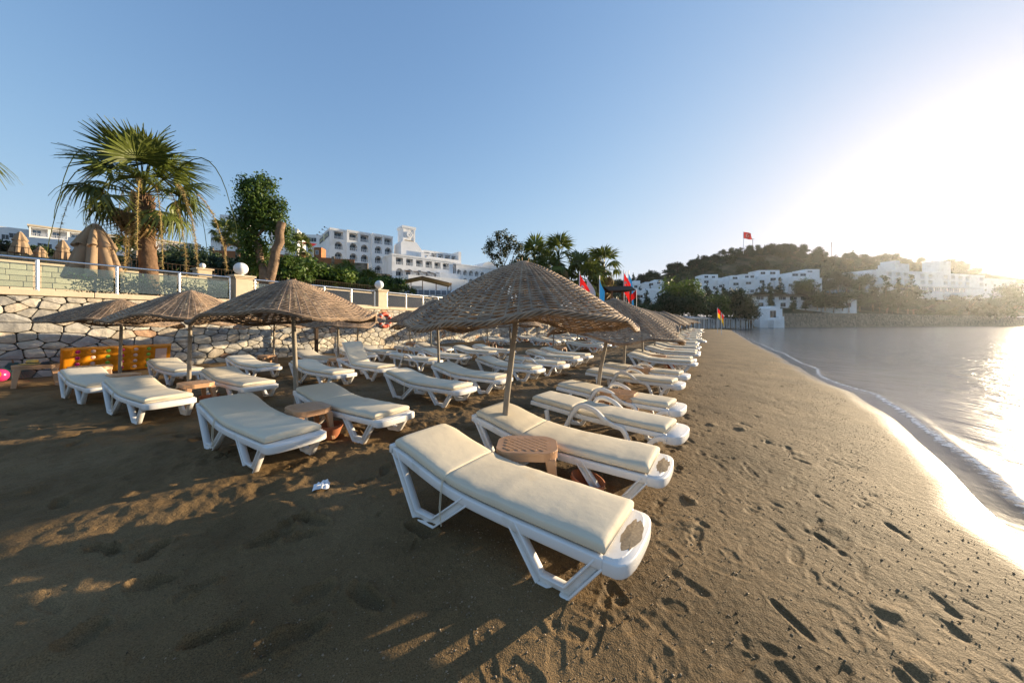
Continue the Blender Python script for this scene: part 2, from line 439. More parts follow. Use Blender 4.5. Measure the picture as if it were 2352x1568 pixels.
def sand_mat():
    m = bpy.data.materials.new('beach_sand'); m.use_nodes = True
    t = m.node_tree; N = t.nodes; L = t.links; b = N['Principled BSDF']
    tc = N.new('ShaderNodeTexCoord')
    def noise(sc, dt):
        n = N.new('ShaderNodeTexNoise'); n.inputs['Scale'].default_value = sc; n.inputs['Detail'].default_value = dt
        L.new(tc.outputs['Object'], n.inputs['Vector']); return n
    def ramp(src, stops):
        r = N.new('ShaderNodeValToRGB'); cr = r.color_ramp
        while len(cr.elements) < len(stops): cr.elements.new(0.5)
        for e, (p, c) in zip(cr.elements, stops): e.position = p; e.color = (*c, 1)
        L.new(src, r.inputs[0]); return r.outputs[0]
    big = ramp(noise(0.9, 7).outputs[0], [(0.3, (0.110, 0.070, 0.031)), (0.5, (0.165, 0.107, 0.050)), (0.7, (0.215, 0.143, 0.070))])
    grain = ramp(noise(170, 3).outputs[0], [(0.30, (0.35, 0.33, 0.30)), (0.5, (1, 1, 1)), (0.72, (1.7, 1.65, 1.6))])
    mx = N.new('ShaderNodeMix'); mx.data_type = 'RGBA'; mx.blend_type = 'MULTIPLY'; mx.inputs[0].default_value = 0.75
    L.new(big, mx.inputs[6]); L.new(grain, mx.inputs[7])
    w = N.new('ShaderNodeAttribute'); w.attribute_name = 'wet'
    wx = N.new('ShaderNodeMix'); wx.data_type = 'RGBA'; wx.blend_type = 'MULTIPLY'
    L.new(w.outputs['Fac'], wx.inputs[0]); L.new(mx.outputs[2], wx.inputs[6]); wx.inputs[7].default_value = (0.45, 0.42, 0.40, 1)
    L.new(wx.outputs[2], b.inputs['Base Color'])
    rg = N.new('ShaderNodeMapRange'); rg.inputs[3].default_value = 0.75; rg.inputs[4].default_value = 0.32
    L.new(w.outputs['Fac'], rg.inputs[0]); L.new(rg.outputs[0], b.inputs['Roughness'])
    sp = N.new('ShaderNodeMapRange'); sp.inputs[3].default_value = 0.14; sp.inputs[4].default_value = 0.6
    L.new(w.outputs['Fac'], sp.inputs[0]); L.new(sp.outputs[0], b.inputs['Specular IOR Level'])
    inv = N.new('ShaderNodeMapRange'); inv.inputs[3].default_value = 1.0; inv.inputs[4].default_value = 0.06
    L.new(w.outputs['Fac'], inv.inputs[0])
    n1 = noise(130, 4); n2 = noise(22, 8)
    b1 = N.new('ShaderNodeBump'); b1.inputs['Distance'].default_value = 0.006
    b2 = N.new('ShaderNodeBump'); b2.inputs['Distance'].default_value = 0.014
    L.new(inv.outputs[0], b1.inputs['Strength']); L.new(inv.outputs[0], b2.inputs['Strength'])
    L.new(n1.outputs[0], b1.inputs['Height']); L.new(n2.outputs[0], b2.inputs['Height'])
    L.new(b2.outputs[0], b1.inputs['Normal']); L.new(b1.outputs[0], b.inputs['Normal'])
    return m
M['sand'] = sand_mat()
verts = np.stack([X, Y, Z], -1).reshape(-1, 3)
n0 = len(verts); nt_ = len(th)
verts = np.concatenate([verts, [[0, 0, 0.0]]])
me = fast_mesh('beach_sand', verts, quads, M['sand'], attrs={'wet': np.concatenate([wet.ravel(), [0]])})
tag(link('beach_sand', me), 'trodden brown sand of the beach under the sun loungers', None, None, 'structure')
_sandZ = Z
def sandz(x, y):                       # real sand surface height
    r = math.hypot(x, y); t = math.atan2(x, y)
    i = (math.log(max(r, rr[0])) - lr0) / lrs; j = (t + R(DEN)) / dth
    if 0 <= j < nd_ - 1 and 0 <= i < nrr - 1: return float(_sandZ[int(i), int(j)])
    return gz(x, y)

# the sea
rs, ts, SX, SY, squads = polar(1.5, 3000.0, 620, 64.0, 560, 20)
SAa = SX * D_A.x + SY * D_A.y; SPp = SX * D_P.x + SY * D_P.y
off = SPp - shore(SAa)
SAa2 = SAa + 1.2 * fbm(SX * .15, SY * .15, 2)
f_near = np.exp(-rs / 60)[:, None]
SZ = SEA_Z + f_near * sstep(-0.2, 3.0, off) * (0.035 * fbm(SX * 0.9 + SY * .4, SY * 1.2, 3) + 0.02 * np.sin(off * 2.2 + 3 * fbm(SX * .2, SY * .2, 2)) * np.exp(-np.abs(off) / 5))
SZ = SZ + 0.028 * np.exp(-((off - 0.35 - 0.5 * fbm(SAa * .35, SAa * 0 + 3, 2)) / 0.16) ** 2) * f_near       # small breaking lip
keep = (off.ravel()[squads].max(1) > -0.8)
def sea_mat():
    m = bpy.data.materials.new('sea_water'); m.use_nodes = True
    t = m.node_tree; N = t.nodes; L = t.links; N.clear()
    o = N.new('ShaderNodeOutputMaterial')
    tc = N.new('ShaderNodeTexCoord')
    mp = N.new('ShaderNodeMapping'); mp.inputs['Rotation'].default_value = (0, 0, R(35)); mp.inputs['Scale'].default_value = (1.0, 0.55, 1)
    L.new(tc.outputs['Object'], mp.inputs['Vector'])
    def noise(sc, dt):
        n = N.new('ShaderNodeTexNoise'); n.inputs['Scale'].default_value = sc; n.inputs['Detail'].default_value = dt
        L.new(mp.outputs[0], n.inputs['Vector']); return n
    b1 = N.new('ShaderNodeBump'); b1.inputs['Distance'].default_value = 0.13; L.new(noise(1.7, 4).outputs[0], b1.inputs['Height'])
    b2 = N.new('ShaderNodeBump'); b2.inputs['Distance'].default_value = 0.038; L.new(noise(9, 3).outputs[0], b2.inputs['Height']); L.new(b1.outputs[0], b2.inputs['Normal'])
    at_ = N.new('ShaderNodeAttribute'); at_.attribute_name = 'off'
    cal = N.new('ShaderNodeMapRange'); cal.inputs[1].default_value = 0.0; cal.inputs[2].default_value = 4.5; cal.inputs[3].default_value = 0.10; cal.inputs[4].default_value = 1.0
    L.new(at_.outputs['Fac'], cal.inputs[0]); L.new(cal.outputs[0], b1.inputs['Strength']); L.new(cal.outputs[0], b2.inputs['Strength'])
    fr = N.new('ShaderNodeFresnel'); fr.inputs[0].default_value = 1.36; L.new(b2.outputs[0], fr.inputs['Normal'])
    gl = N.new('ShaderNodeBsdfGlossy'); rgh = N.new('ShaderNodeMapRange'); rgh.inputs[1].default_value = 0.0; rgh.inputs[2].default_value = 3.5; rgh.inputs[3].default_value = 0.2; rgh.inputs[4].default_value = 0.13; L.new(at_.outputs['Fac'], rgh.inputs[0]); L.new(rgh.outputs[0], gl.inputs['Roughness']); L.new(b2.outputs[0], gl.inputs['Normal'])
    df = N.new('ShaderNodeBsdfDiffuse'); df.inputs[0].default_value = (0.045, 0.06, 0.06, 1)
    tr = N.new('ShaderNodeBsdfTransparent'); tr.inputs[0].default_value = (0.9, 0.93, 0.92, 1)
    mr = N.new('ShaderNodeMapRange'); mr.inputs[1].default_value = 0.0; mr.inputs[2].default_value = 5.0; mr.interpolation_type = 'SMOOTHSTEP'
    L.new(at_.outputs['Fac'], mr.inputs[0])
    body = N.new('ShaderNodeMixShader'); L.new(mr.outputs[0], body.inputs[0]); L.new(tr.outputs[0], body.inputs[1]); L.new(df.outputs[0], body.inputs[2])
    sur = N.new('ShaderNodeMixShader'); L.new(fr.outputs[0], sur.inputs[0]); L.new(body.outputs[0], sur.inputs[1]); L.new(gl.outputs[0], sur.inputs[2])
    # foam on the lapping edge
    fa = N.new('ShaderNodeAttribute'); fa.attribute_name = 'foam'
    nf = N.new('ShaderNodeTexNoise'); nf.inputs['Scale'].default_value = 14; nf.inputs['Detail'].default_value = 6; L.new(tc.outputs['Object'], nf.inputs['Vector'])
    ad = N.new('ShaderNodeMath'); ad.operation = 'ADD'; L.new(fa.outputs['Fac'], ad.inputs[0]); L.new(nf.outputs[0], ad.inputs[1])
    mf = N.new('ShaderNodeMapRange'); mf.inputs[1].default_value = 0.97; mf.inputs[2].default_value = 1.22; L.new(ad.outputs[0], mf.inputs[0])
    fo = N.new('ShaderNodeBsdfDiffuse'); fo.inputs[0].default_value = (0.75, 0.75, 0.75, 1)
    fin = N.new('ShaderNodeMixShader'); L.new(mf.outputs[0], fin.inputs[0]); L.new(sur.outputs[0], fin.inputs[1]); L.new(fo.outputs[0], fin.inputs[2])
    L.new(fin.outputs[0], o.inputs[0])
    return m
M['sea'] = sea_mat()
foam = 0.62 * np.exp(-((off - 0.30 - 0.5 * fbm(SAa * .35, SAa * 0 + 3, 2)) / 0.13) ** 2) + 0.25 * np.exp(-((off - 1.5 - 1.2 * fbm(SAa * .2, SAa * 0 + 8, 2)) / 0.25) ** 2)
me = fast_mesh('sea', np.stack([SX, SY, SZ], -1).reshape(-1, 3), squads[keep], M['sea'], attrs={'off': off.ravel(), 'foam': foam.ravel()})
tag(link('sea', me), 'calm rippled sea of the bay glaring in the low sun', None, None, 'structure')

# land behind the beach: left slope and the headland hill
SHORE_W = [(x_, y_ * SQ) for x_, y_ in [(23.2, 98.7), (38.8, 125), (56.8, 140), (72.7, 148), (85, 152), (95, 158), (149.8, 190), (275, 245), (420, 300), (620, 352)]]
_sr = np.array([x / y for x, y in SHORE_W]); _sy = np.array([y for x, y in SHORE_W])
_rp = (np.array([1300, 1380, 1430, 1500, 1560, 1640, 1700, 1760, 1830, 1900, 1960, 2050, 2120, 2200, 2352, 2700]) - 1176) / 784
_re = (740 - np.array([690, 668, 652, 638, 619, 594, 580, 573, 578, 591, 598, 602, 606, 618, 640, 680])) / 784
YR = 259.0
def land(x, y):
    x = np.asarray(x, dtype=float); y = np.asarray(y, dtype=float)
    p = x * D_P.x + y * D_P.y
    zl = 3.7 + 0.118 * np.clip(-p - 21.3, 0, None); zl = np.minimum(zl, 40 + 0.02 * np.clip(-p - 300, 0, None))
    zl = np.where(p > -21.2, -5, zl)
    r = x / np.maximum(y, 1)
    ys = np.interp(r, _sr, _sy)
    t = np.clip((y - ys) / (YR - ys), 0, 1)
    e = np.interp(r, _rp, _re)
    zh = 4.4 + (e * YR + 1.5 - 4.4) * t ** 1.55
    zh = np.where(y > YR, zh - 0.05 * (y - YR), zh)
    zh = np.where((y < ys) | (r < 0.16), -5, zh)
    bl = np.clip((r - 0.16) / 0.16, 0, 1)
    return np.maximum(zl, np.where(zh > 0, zh * bl + (1 - bl) * np.minimum(zh, 6), zh))
gx = np.arange(-420, 700, 2.5); gy = np.arange(-30, 560, 2.5)
GX, GY = np.meshgrid(gx, gy)
GZ = land(GX, GY)
ok = GZ > 0
GZ = GZ + ok * (1.6 * fbm(GX * .03, GY * .03, 4) + 0.8 * fbm(GX * .15, GY * .15, 3)) * np.clip((GZ - 5) / 12, 0, 1)
nx_, ny_ = len(gx), len(gy)
ii = np.arange(ny_ - 1)[:, None]; jj = np.arange(nx_ - 1)[None, :]
lq = np.stack([ii * nx_ + jj, ii * nx_ + jj + 1, (ii + 1) * nx_ + jj + 1, (ii + 1) * nx_ + jj], -1).reshape(-1, 4)
lq = lq[ok.ravel()[lq].all(1)]
M['hill'] = mat('dry_hillside', (0.15, 0.115, 0.065), 0.95, 0.1, color2=(0.04, 0.045, 0.02), c2scale=0.09, c2lo=0.30, c2hi=0.56, var=0.35, vscale=0.5, detail=9)
me = fast_mesh('hillside', np.stack([GX, GY, GZ], -1).reshape(-1, 3), lq, M['hill'])
tag(link('hillside', me), 'dry scrubby hillside rising behind the bay', None, None, 'structure')
def landz(x, y): return float(land(x, y))
# ---------------------------------------------------------------- stone wall, terrace, balustrade
WALL_P = -15.9; WALL_A0, WALL_A1 = -6.0, 76.0; COP = 2.38
wall = empty('stone_wall', AP(0, WALL_P), YAW_A, 'retaining wall of pale rubble stones along the back of the beach', 'wall')
mb = MB(); mb.box(WALL_A0, WALL_A1, 0.07, 0.55, -0.3, COP - 0.16)            # local x along the beach, local +y away from the sea
mb.build('wall_core', M['mortar'], wall)
def clip_poly(poly, n, d):            # keep points with n.p <= d
    out = []
    for i in range(len(poly)):
        a, b = poly[i], poly[(i + 1) % len(poly)]
        da = n[0] * a[0] + n[1] * a[1] - d; db = n[0] * b[0] + n[1] * b[1] - d
        if da <= 0: out.append(a)
        if (da < 0 < db) or (db < 0 < da):
            t = da / (da - db); out.append((a[0] + (b[0] - a[0]) * t, a[1] + (b[1] - a[1]) * t))
    return out
rs_ = random.Random(3)
seeds = []
for row in range(9):                   # loosely coursed seeds, larger low down near the camera
    u = WALL_A0
    while u < 45.5:
        w = rs_.uniform(0.24, 0.62)
        seeds.append((u + w / 2, row * 0.265 + 0.06 + rs_.uniform(-0.10, 0.10), rs_.random()))
        if rs_.random() < .22: seeds.append((u + rs_.uniform(-.05, .05), row * 0.265 + rs_.uniform(.1, .22), rs_.random()))
        u += w
def stone_poly(k, cand):
    x, z, _ = seeds[k]
    poly = [(x - 0.8, 0.0 - 0.12), (x + 0.8, -0.12), (x + 0.8, COP - 0.17), (x - 0.8, COP - 0.17)]
    for j in cand:
        if j == k: continue
        X2, Z2, _ = seeds[j]
        nx, nz = X2 - x, (Z2 - z) * 2.2
        ln = math.hypot(nx, nz)
        if ln < 1e-6: continue
        mx_, mz_ = (x + X2) / 2, (z + Z2) / 2
        nxn, nzn = nx / ln, nz / ln
        poly = clip_poly(poly, (nxn, nzn), nxn * mx_ + nzn * mz_ - 0.0045)
        if len(poly) < 3: return None
    return poly
order = sorted(range(len(seeds)), key=lambda k: seeds[k][0])
pos = {k: i for i, k in enumerate(order)}
def stone_mesh(mb, poly, k):
    cx = sum(p[0] for p in poly) / len(poly); cz = sum(p[1] for p in poly) / len(poly)
    pts = []
    for i in range(len(poly)):         # cut the corners, add wobble
        a, b, c = poly[i - 1], poly[i], poly[(i + 1) % len(poly)]
        for q_, t in ((a, 0.22), (c, 0.22)):
            l = math.hypot(q_[0] - b[0], q_[1] - b[1])
            tt = min(t, 0.035 / max(l, 1e-3))
            pts.append((b[0] + (q_[0] - b[0]) * tt, b[1] + (q_[1] - b[1]) * tt))
    n = len(pts); dep = rs_.uniform(0.0, 0.035); vs_ = []
    for sc, y in ((1.0, 0.10), (0.99, 0.015 - dep * .5), (0.93, -0.012 - dep), ):
        for (px_, pz_) in pts:
            vs_.append((cx + (px_ - cx) * sc, y + rs_.uniform(-.006, .006), cz + (pz_ - cz) * sc))
    vs_.append((cx + rs_.uniform(-.04, .04), -0.028 - dep + rs_.uniform(-.012, .012), cz))
    fs = []
    for ring in range(2):
        for i in range(n):
            i2 = (i + 1) % n
            fs.append((ring * n + i, ring * n + i2, (ring + 1) * n + i2, (ring + 1) * n + i))
    for i in range(n): fs.append((2 * n + i, 2 * n + (i + 1) % n, 3 * n))
    mb.add(vs_, fs)
polys = []
for k in range(len(seeds)):
    i = pos[k]
    cand = order[max(0, i - 42): i + 43]
    pl = stone_poly(k, cand)
    if pl:
        ar = 0.5 * abs(sum(pl[i][0] * pl[(i + 1) % len(pl)][1] - pl[(i + 1) % len(pl)][0] * pl[i][1] for i in range(len(pl))))
        if ar > 0.006: polys.append((k, pl))
def view_size(k):
    w = AP(seeds[k][0], WALL_P); return w.y
vis = [t for t in polys if seeds[t[0]][0] > 0.6]
hid = [t for t in polys if seeds[t[0]][0] <= 0.6]
vis.sort(key=lambda t: view_size(t[0]))
def stone_mat(k): 
    v = seeds[k][2]
    return 5 if v > 0.955 else min(4, int(v / 0.955 * 5))
for k, pl in vis[:300]:
    m_ = MB(); stone_mesh(m_, pl, k)
    m_.build('stone', STONES[stone_mat(k)], wall, smooth=False)
rest = MB()
for k, pl in vis[300:] + hid:
    rest.cur = stone_mat(k); stone_mesh(rest, pl, k)
tag(rest.build('stones', STONES, wall), kind='stuff')
for k in range(23):                    # coping slabs
    a0 = WALL_A0 + k * 2.2 + 0.003; m_ = MB()
    m_.box(a0, a0 + 2.19, -0.09, 0.62, COP - 0.155, COP)
    m_.build('coping_slab', M['coping'], wall, bevel=0.012)
m_ = MB(); m_.box(WALL_A0 + 23 * 2.2, WALL_A1, -0.09, 0.62, COP - 0.155, COP); m_.box(45.2, WALL_A1, 0.0, 0.06, -0.2, COP - 0.165)
m_.build('far_wall_face', STONES[0], wall)

tb = MB(); tb.box(WALL_A0, 104, 0.56, 9, 1.5, COP - 0.03)
t_ = tb.build('terrace_floor', M['terrace'], None); t_.location = AP(0, WALL_P); t_.rotation_euler.z = YAW_A
tag(t_, 'paved terrace above the stone wall', None, None, 'structure')

# gate pillars with globe lamps + glass balustrade bays
PIL = [-.06 + 6.70 * k for k in range(-1, 9)]
ORD = ['first', 'second', 'third', 'fourth', 'fifth', 'sixth', 'seventh', 'eighth', 'ninth', 'tenth', 'eleventh', 'twelfth', 'thirteenth', 'fourteenth', 'fifteenth', 'sixteenth', 'seventeenth', 'eighteenth', 'nineteenth', 'twentieth']
PIL_W = {12.55: 'big cream pillar beside the palm', }
vis_p = [a for a in PIL if a > 5]
def pillar_name(i): return 'closest' if i == 0 else ORD[i]
for i, a in enumerate(PIL):
    z0 = COP
    lab = f'{ORD[max(0, i - 2)] if i > 1 else "unseen"} cream stone pillar along the glass balustrade, counted from the palm tree' if i >= 2 else ['cream stone pillar before the near end of the wall', 'cream stone pillar past the left edge of the block wall'][i]
    r_ = empty('pillar', AP(a, WALL_P - 0.27, z0), YAW_A, lab, 'pillar', 'pillars along the balustrade')
    m_ = MB(); m_.box(-.29, .29, -.29, .29, 0, 0.84); m_.build('shaft', M['coping'], r_, bevel=.012)
    m_ = MB(); m_.box(-.33, .33, -.33, .33, 0.84, 0.90); m_.box(-.38, .38, -.38, .38, 0.90, 0.98); m_.build('cap', M['coping'], r_, bevel=.012)
    g_ = empty('globe_lamp', AP(a, WALL_P - 0.27, z0 + 0.98), 0, f'white globe lamp on the {ORD[max(0, i - 2)]} balustrade pillar, counted from the palm tree' if i >= 2 else ['white globe lamp on the pillar before the near end of the wall', 'white globe lamp on the pillar past the left edge of the block wall'][i], 'lamp', 'globe lamps on the pillars')
    m_ = MB(); m_.lathe([(0.0, 0), (.09, 0), (.09, .05), (0.07, .06)], 14); m_.build('collar', M['rail'], g_)
    m_ = MB(); m_.ball((0, 0, .05 + .235), .245, 20, 12); m_.build('globe', M['globe'], g_, smooth=True)
for i in range(len(PIL) - 1):
    a0, a1 = PIL[i] + 0.38, PIL[i + 1] - 0.38
    lab = f'glass balustrade with steel posts between the {ORD[i - 2]} and {ORD[i - 1]} pillars from the palm' if i >= 2 else ('glass balustrade with steel rail in front of the palm tree' if i == 1 else 'glass balustrade bay at the near end of the wall')
    r_ = empty('glass_balustrade', AP(a0, WALL_P - 0.12, COP), YAW_A, lab, 'balustrade', 'glass balustrades on the wall')
    L_ = a1 - a0; n = 4
    m_ = MB(); m_.tube([(-.1, 0, .86), (L_ + .1, 0, .86)], .033, 10); m_.build('handrail', M['steel'], r_, smooth=True)
    pm = None
    for k in range(n + 1):
        if pm is None:
            m_ = MB(); m_.tube([(0, 0, 0), (0, 0, .84)], .038, 10); m_.lathe([(0, 0), (.06, 0), (.06, .012), (0.03, .014)], 12); pm = m_.mesh('post', M['steel'], smooth=True)
        o_ = link('post', pm, r_); o_.location = (0.04 + (L_ - .08) * k / n, 0, 0)
    w_ = (L_ - .08) / n
    gm = MB(); gm.box(.07, w_ - .07, -.005, .005, .06, .72); gme = gm.mesh('glass_pane', M['glass'])
    for k in range(n):
        o_ = link('glass_pane', gme, r_); o_.location = (0.04 + w_ * k, 0.0, 0)

# back wall of pale blocks and the upper railing
BP = -21.0
bw = empty('block_wall', AP(-4.1, BP, COP - .03), YAW_A, 'low wall of pale cut blocks behind the terrace', 'wall')
m_ = MB(); m_.box(-4, 46, .06, .45, 0, 1.22); m_.build('wall_core', M['mortar'], bw)
bms = []
for w in (.34, .48, .62):
    for hh in (.185, ):
        q_ = MB(); q_.box(0, w - .012, -.02, .1, 0, hh); bms.append((w, q_.mesh('block', M['block'], bevel=.008)))
nb = 0
stub = MB()
for row in range(6):
    u = 2.4 + rs_.uniform(0, .4)
    while u < 20:
        w, me_ = rs_.choice(bms)
        if nb < 296 and u < 19:
            o_ = link('block', me_, bw); o_.location = (u, rs_.uniform(-.012, .012), row * .2 + .005); nb += 1
        else: stub.box(u, u + w - .012, -.02, .1, row * .2 + .005, row * .2 + .19)
        u += w
tag(stub.build('blocks', M['block'], bw), kind='stuff')
m_ = MB(); m_.box(-4, 46, -.06, .5, 1.22, 1.31); m_.build('coping', M['coping'], bw, bevel=.01)
m_ = MB(); m_.box(20, 46, 0, .055, 0, 1.21); m_.build('far_face', M['rubble'], bw)
fr = empty('upper_railing', AP(-4, BP - 3.0, COP + 1.25), YAW_A, 'thin dark metal railing on the pale block wall', 'railing')
m_ = MB()
m_.box(2, 50, 0, .02, .88, .90)
m_.build('rail', M['darkwood'], fr)
bar = MB(); bar.box(-.006, .006, 0, .012, -1, .88); barm = bar.mesh('bar', M['darkwood'])
for k in range(290):
    o_ = link('bar', barm, fr); o_.location = (2.2 + k * .16, 0, 0)
# ---------------------------------------------------------------- buildings
def frame_M(o, ux, uy, z=None):       # local x along (ux,uy), local y into the building, z up
    l = math.hypot(ux, uy); ux, uy = ux / l, uy / l
    return Matrix(((ux, -uy, 0, o[0]), (uy, ux, 0, o[1]), (0, 0, 1, o[2] if z is None else z), (0, 0, 0, 1)))
def place(o, Mx):
    o.matrix_basis = Mx; return o
def cell(mb, x0, x1, z0, z1, y, ox0, ox1, oz0, oz1, dep, arch=False, n=10):
    """a bay of wall with one recessed opening"""
    if arch:
        cx, rw = (ox0 + ox1) / 2, (ox1 - ox0) / 2; spring = oz1 - rw
        pts = [(cx - rw * math.cos(math.pi * i / n), spring + rw * math.sin(math.pi * i / n)) for i in range(n + 1)]
    else: pts = [(ox0, oz1), (ox1, oz1)]
    Q = lambda a, b, c, d: mb.add([a, b, c, d], [(0, 1, 2, 3)])
    Q((x0, y, z0), (ox0, y, z0), (ox0, y, z1), (x0, y, z1))
    Q((ox1, y, z0), (x1, y, z0), (x1, y, z1), (ox1, y, z1))
    if oz0 > z0 + 1e-4: Q((ox0, y, z0), (ox1, y, z0), (ox1, y, oz0), (ox0, y, oz0))
    for (xa, za), (xb, zb) in zip(pts[:-1], pts[1:]):
        Q((xa, y, za), (xb, y, zb), (xb, y, z1), (xa, y, z1))
        Q((xa, y, za), (xa, y + dep, za), (xb, y + dep, zb), (xb, y, zb))
    Q((ox0, y, oz0), (ox0, y + dep, oz0), (ox0, y + dep, pts[0][1]), (ox0, y, pts[0][1]))
    Q((ox1, y, oz0), (ox1, y, pts[-1][1]), (ox1, y + dep, pts[-1][1]), (ox1, y + dep, oz0))
    Q((ox0, y, oz0), (ox1, y, oz0), (ox1, y + dep, oz0), (ox0, y + dep, oz0))
    poly = [(ox0, y + dep, oz0), (ox1, y + dep, oz0)] + [(px_, y + dep, pz_) for px_, pz_ in reversed(pts)]
    mb.add(poly, [tuple(range(len(poly)))])
def win_mesh(name, w, h, mat_g, fr=.06, bars=1):
    q_ = MB(); q_.cur = 0; q_.box(0, w, -.03, .0, 0, h)
    q_.cur = 1
    q_.box(-fr, 0, -.05, 0.0, -fr, h + fr); q_.box(w, w + fr, -.05, 0, -fr, h + fr); q_.box(0, w, -.05, 0, h, h + fr); q_.box(0, w, -.05, 0, -fr, 0)
    for i in range(bars): x = w * (i + 1) / (bars + 1); q_.box(x - .03, x + .03, -.045, -.028, 0, h)
    return q_.mesh(name, [mat_g, M['rail']])
def rail_mesh(w, h=.82):
    q_ = MB(); q_.box(0, w, -.04, 0, h - .07, h); q_.box(0, w, -.04, 0, 0.05, .11)
    n = max(3, int(w / .28))
    for i in range(n + 1):
        x = w * i / n; q_.box(max(0, x - .03), min(w, x + .03), -.03, -.01, .11, h - .07)
        if i < n and i % 2: q_.box(x + .09, x + .17, -.025, -.015, .3, h - .25)
    return q_.mesh('balcony_rail', M['rail'])
WIN = {}; HS = [None]
def window(parent, x, y, z, w, h, g='dark_glass', bars=1):
    k = (round(w, 1), round(h, 1), g, bars)
    if k not in WIN: WIN[k] = win_mesh('window', k[0], k[1], M[g], bars=bars)
    if HS[0] is not None: x, y = .87 * x + HS[0], .857 * y
    o = link('window', WIN[k], parent); o.location = (x - k[0] / 2, y - (.012 if HS[0] is not None else 0), z); return o
RAILM = {}
def brail(parent, x, y, z, w):
    if HS[0] is not None: x, y, w = .87 * x + HS[0], .857 * y, w * .87
    k = round(w, 1)
    if k not in RAILM: RAILM[k] = rail_mesh(k)
    o = link('balcony_rail', RAILM[k], parent); o.location = (x - k / 2, y, z); return o

# ---- the big hotel with the clock tower
hot = empty('hotel', (0, 0, 0), 0, 'large white terraced hotel with arched balconies and a clock tower', 'hotel')
place(hot, frame_M((-52, 130 * SQ, 0), .67, .74 * SQ))
HS = [0.0]
def hmap(v): return (.87 * v[0] + HS[0], .857 * v[1], v[2])
_window, _brail = None, None
fm = MB(); fm.tr = hmap
cs = [2.6, 7.0, 10.6, 15.05, 18.5]; edges = [0.0, 4.9, 8.8, 12.8, 16.8, 20.2]
setb = [0, -.9, -.9, -1.6, -1.6]
for i, c in enumerate(cs):
    x0, x1, y = edges[i], edges[i + 1], setb[i]
    cell(fm, x0, x1, 25.1, 28.4, y, c - 1.35, c + 1.35, 25.6, 27.75, 1.5)
    fm.box(x0, x1, y - .12, y + .02, 27.95, 28.55)
    for r in range(4):
        z = 22.6 - 3.0 * r
        cell(fm, x0, x1, z - .5 if r < 3 else 9, z + 2.5, y, c - 1.2, c + 1.2, z, z + 2.25, 1.5, True)
    if i and setb[i] != setb[i - 1]: fm.box(x0 - .01, x0 + .35, y + .004, setb[i - 1] + .1, 9, 28.4)
fm.box(0.01, 20.2, 1.7, 17, 9, 28.3); fm.box(0, .02, 0, 17, 9, 28.3); fm.box(-.1, 20.2, 1.5, 17.1, 28.3, 28.5); fm.box(-.12, .04, -.12, 17.1, 28.05, 28.55)
# lower block
HS[0] = 2.5
LB = [16.6, 20.15, 23.8, 27.4, 30.9, 34.3]
for i, c in enumerate(LB):
    x0 = 13.9 if i == 0 else (LB[i - 1] + c) / 2; x1 = 37.4 if i == 5 else (LB[i + 1] + c) / 2
    cell(fm, x0, x1, 18.2, 21.5, -10, c - 1.25, c + 1.25, 18.65, 20.75, 1.6)
    cell(fm, x0, x1, 14.9, 18.2, -10, c - 1.3, c + 1.3, 15.3, 17.6, 1.6, True)
    fm.box(x0, x1, -10, -9.9, 8, 14.9)
fm.box(13.9, 37.4, -8.35, 1, 8, 21.3); fm.box(13.88, 14.0, -10, 1, 8, 21.4)
fm.box(13.7, 37.6, -10.2, -9.7, 21.2, 21.75); fm.box(13.7, 13.95, -9.7, 1, 21.2, 21.75); fm.box(13.9, 37.4, -9.7, 1, 21.3, 21.5)
fm.box(17, 40, -16.5, -10.05, 7, 15.2); fm.box(30, 38.5, -13.5, -10.05, 7, 17.2)
# set-back top storey behind the lower block
HS[0] = 1.4
for i in range(5):
    x0 = 28.6 + i * 2.9
    cell(fm, x0, x0 + 2.9, 21.5, 25.0, -5.5, x0 + .35, x0 + 2.55, 22.3, 24.3, 1.4)
fm.box(28.6, 43.1, -4.0, 1, 21.5, 25.0); fm.box(28.5, 43.2, -8.4, -8.25, 21.5, 22.6); fm.box(42.2, 43.4, -8.0, -3, 21.5, 25.6)
# right wing
HS[0] = 2.6
for i in range(7):
    c = 39.7 + i * 2.72; x0, x1 = c - 1.36, c + 1.36
    cell(fm, x0, x1, 16.9, 20.8, -10.4, c - .95, c + .95, 17.4, 19.2, 1.4, True)
    cell(fm, x0, x1, 13.4, 16.9, -10.4, c - 1.05, c + 1.05, 14.1, 16.4, 1.4, True)
    fm.box(x0, x1, -10.4, -10.3, 7, 13.4)
fm.box(38.34, 58, -8.95, 0, 7, 20.7); fm.box(57.4, 60, -10.4, 0, 7, 19.9); fm.box(38.3, 58.1, -10.55, -8.9, 20.7, 21.05)
nv = 12
pr = [(50.5 + 3.6 * (1 - math.cos(math.pi * i / nv)), 20.9 + 2.2 * math.sin(math.pi * i / nv)) for i in range(nv + 1)]
fm.add([(x, -10.45, z) for x, z in pr] + [(x, -2, z) for x, z in pr], [(i, i + 1, nv + 2 + i, nv + 1 + i) for i in range(nv)] + [tuple(range(nv, -1, -1))])
fm.build('walls', M['white'], hot)
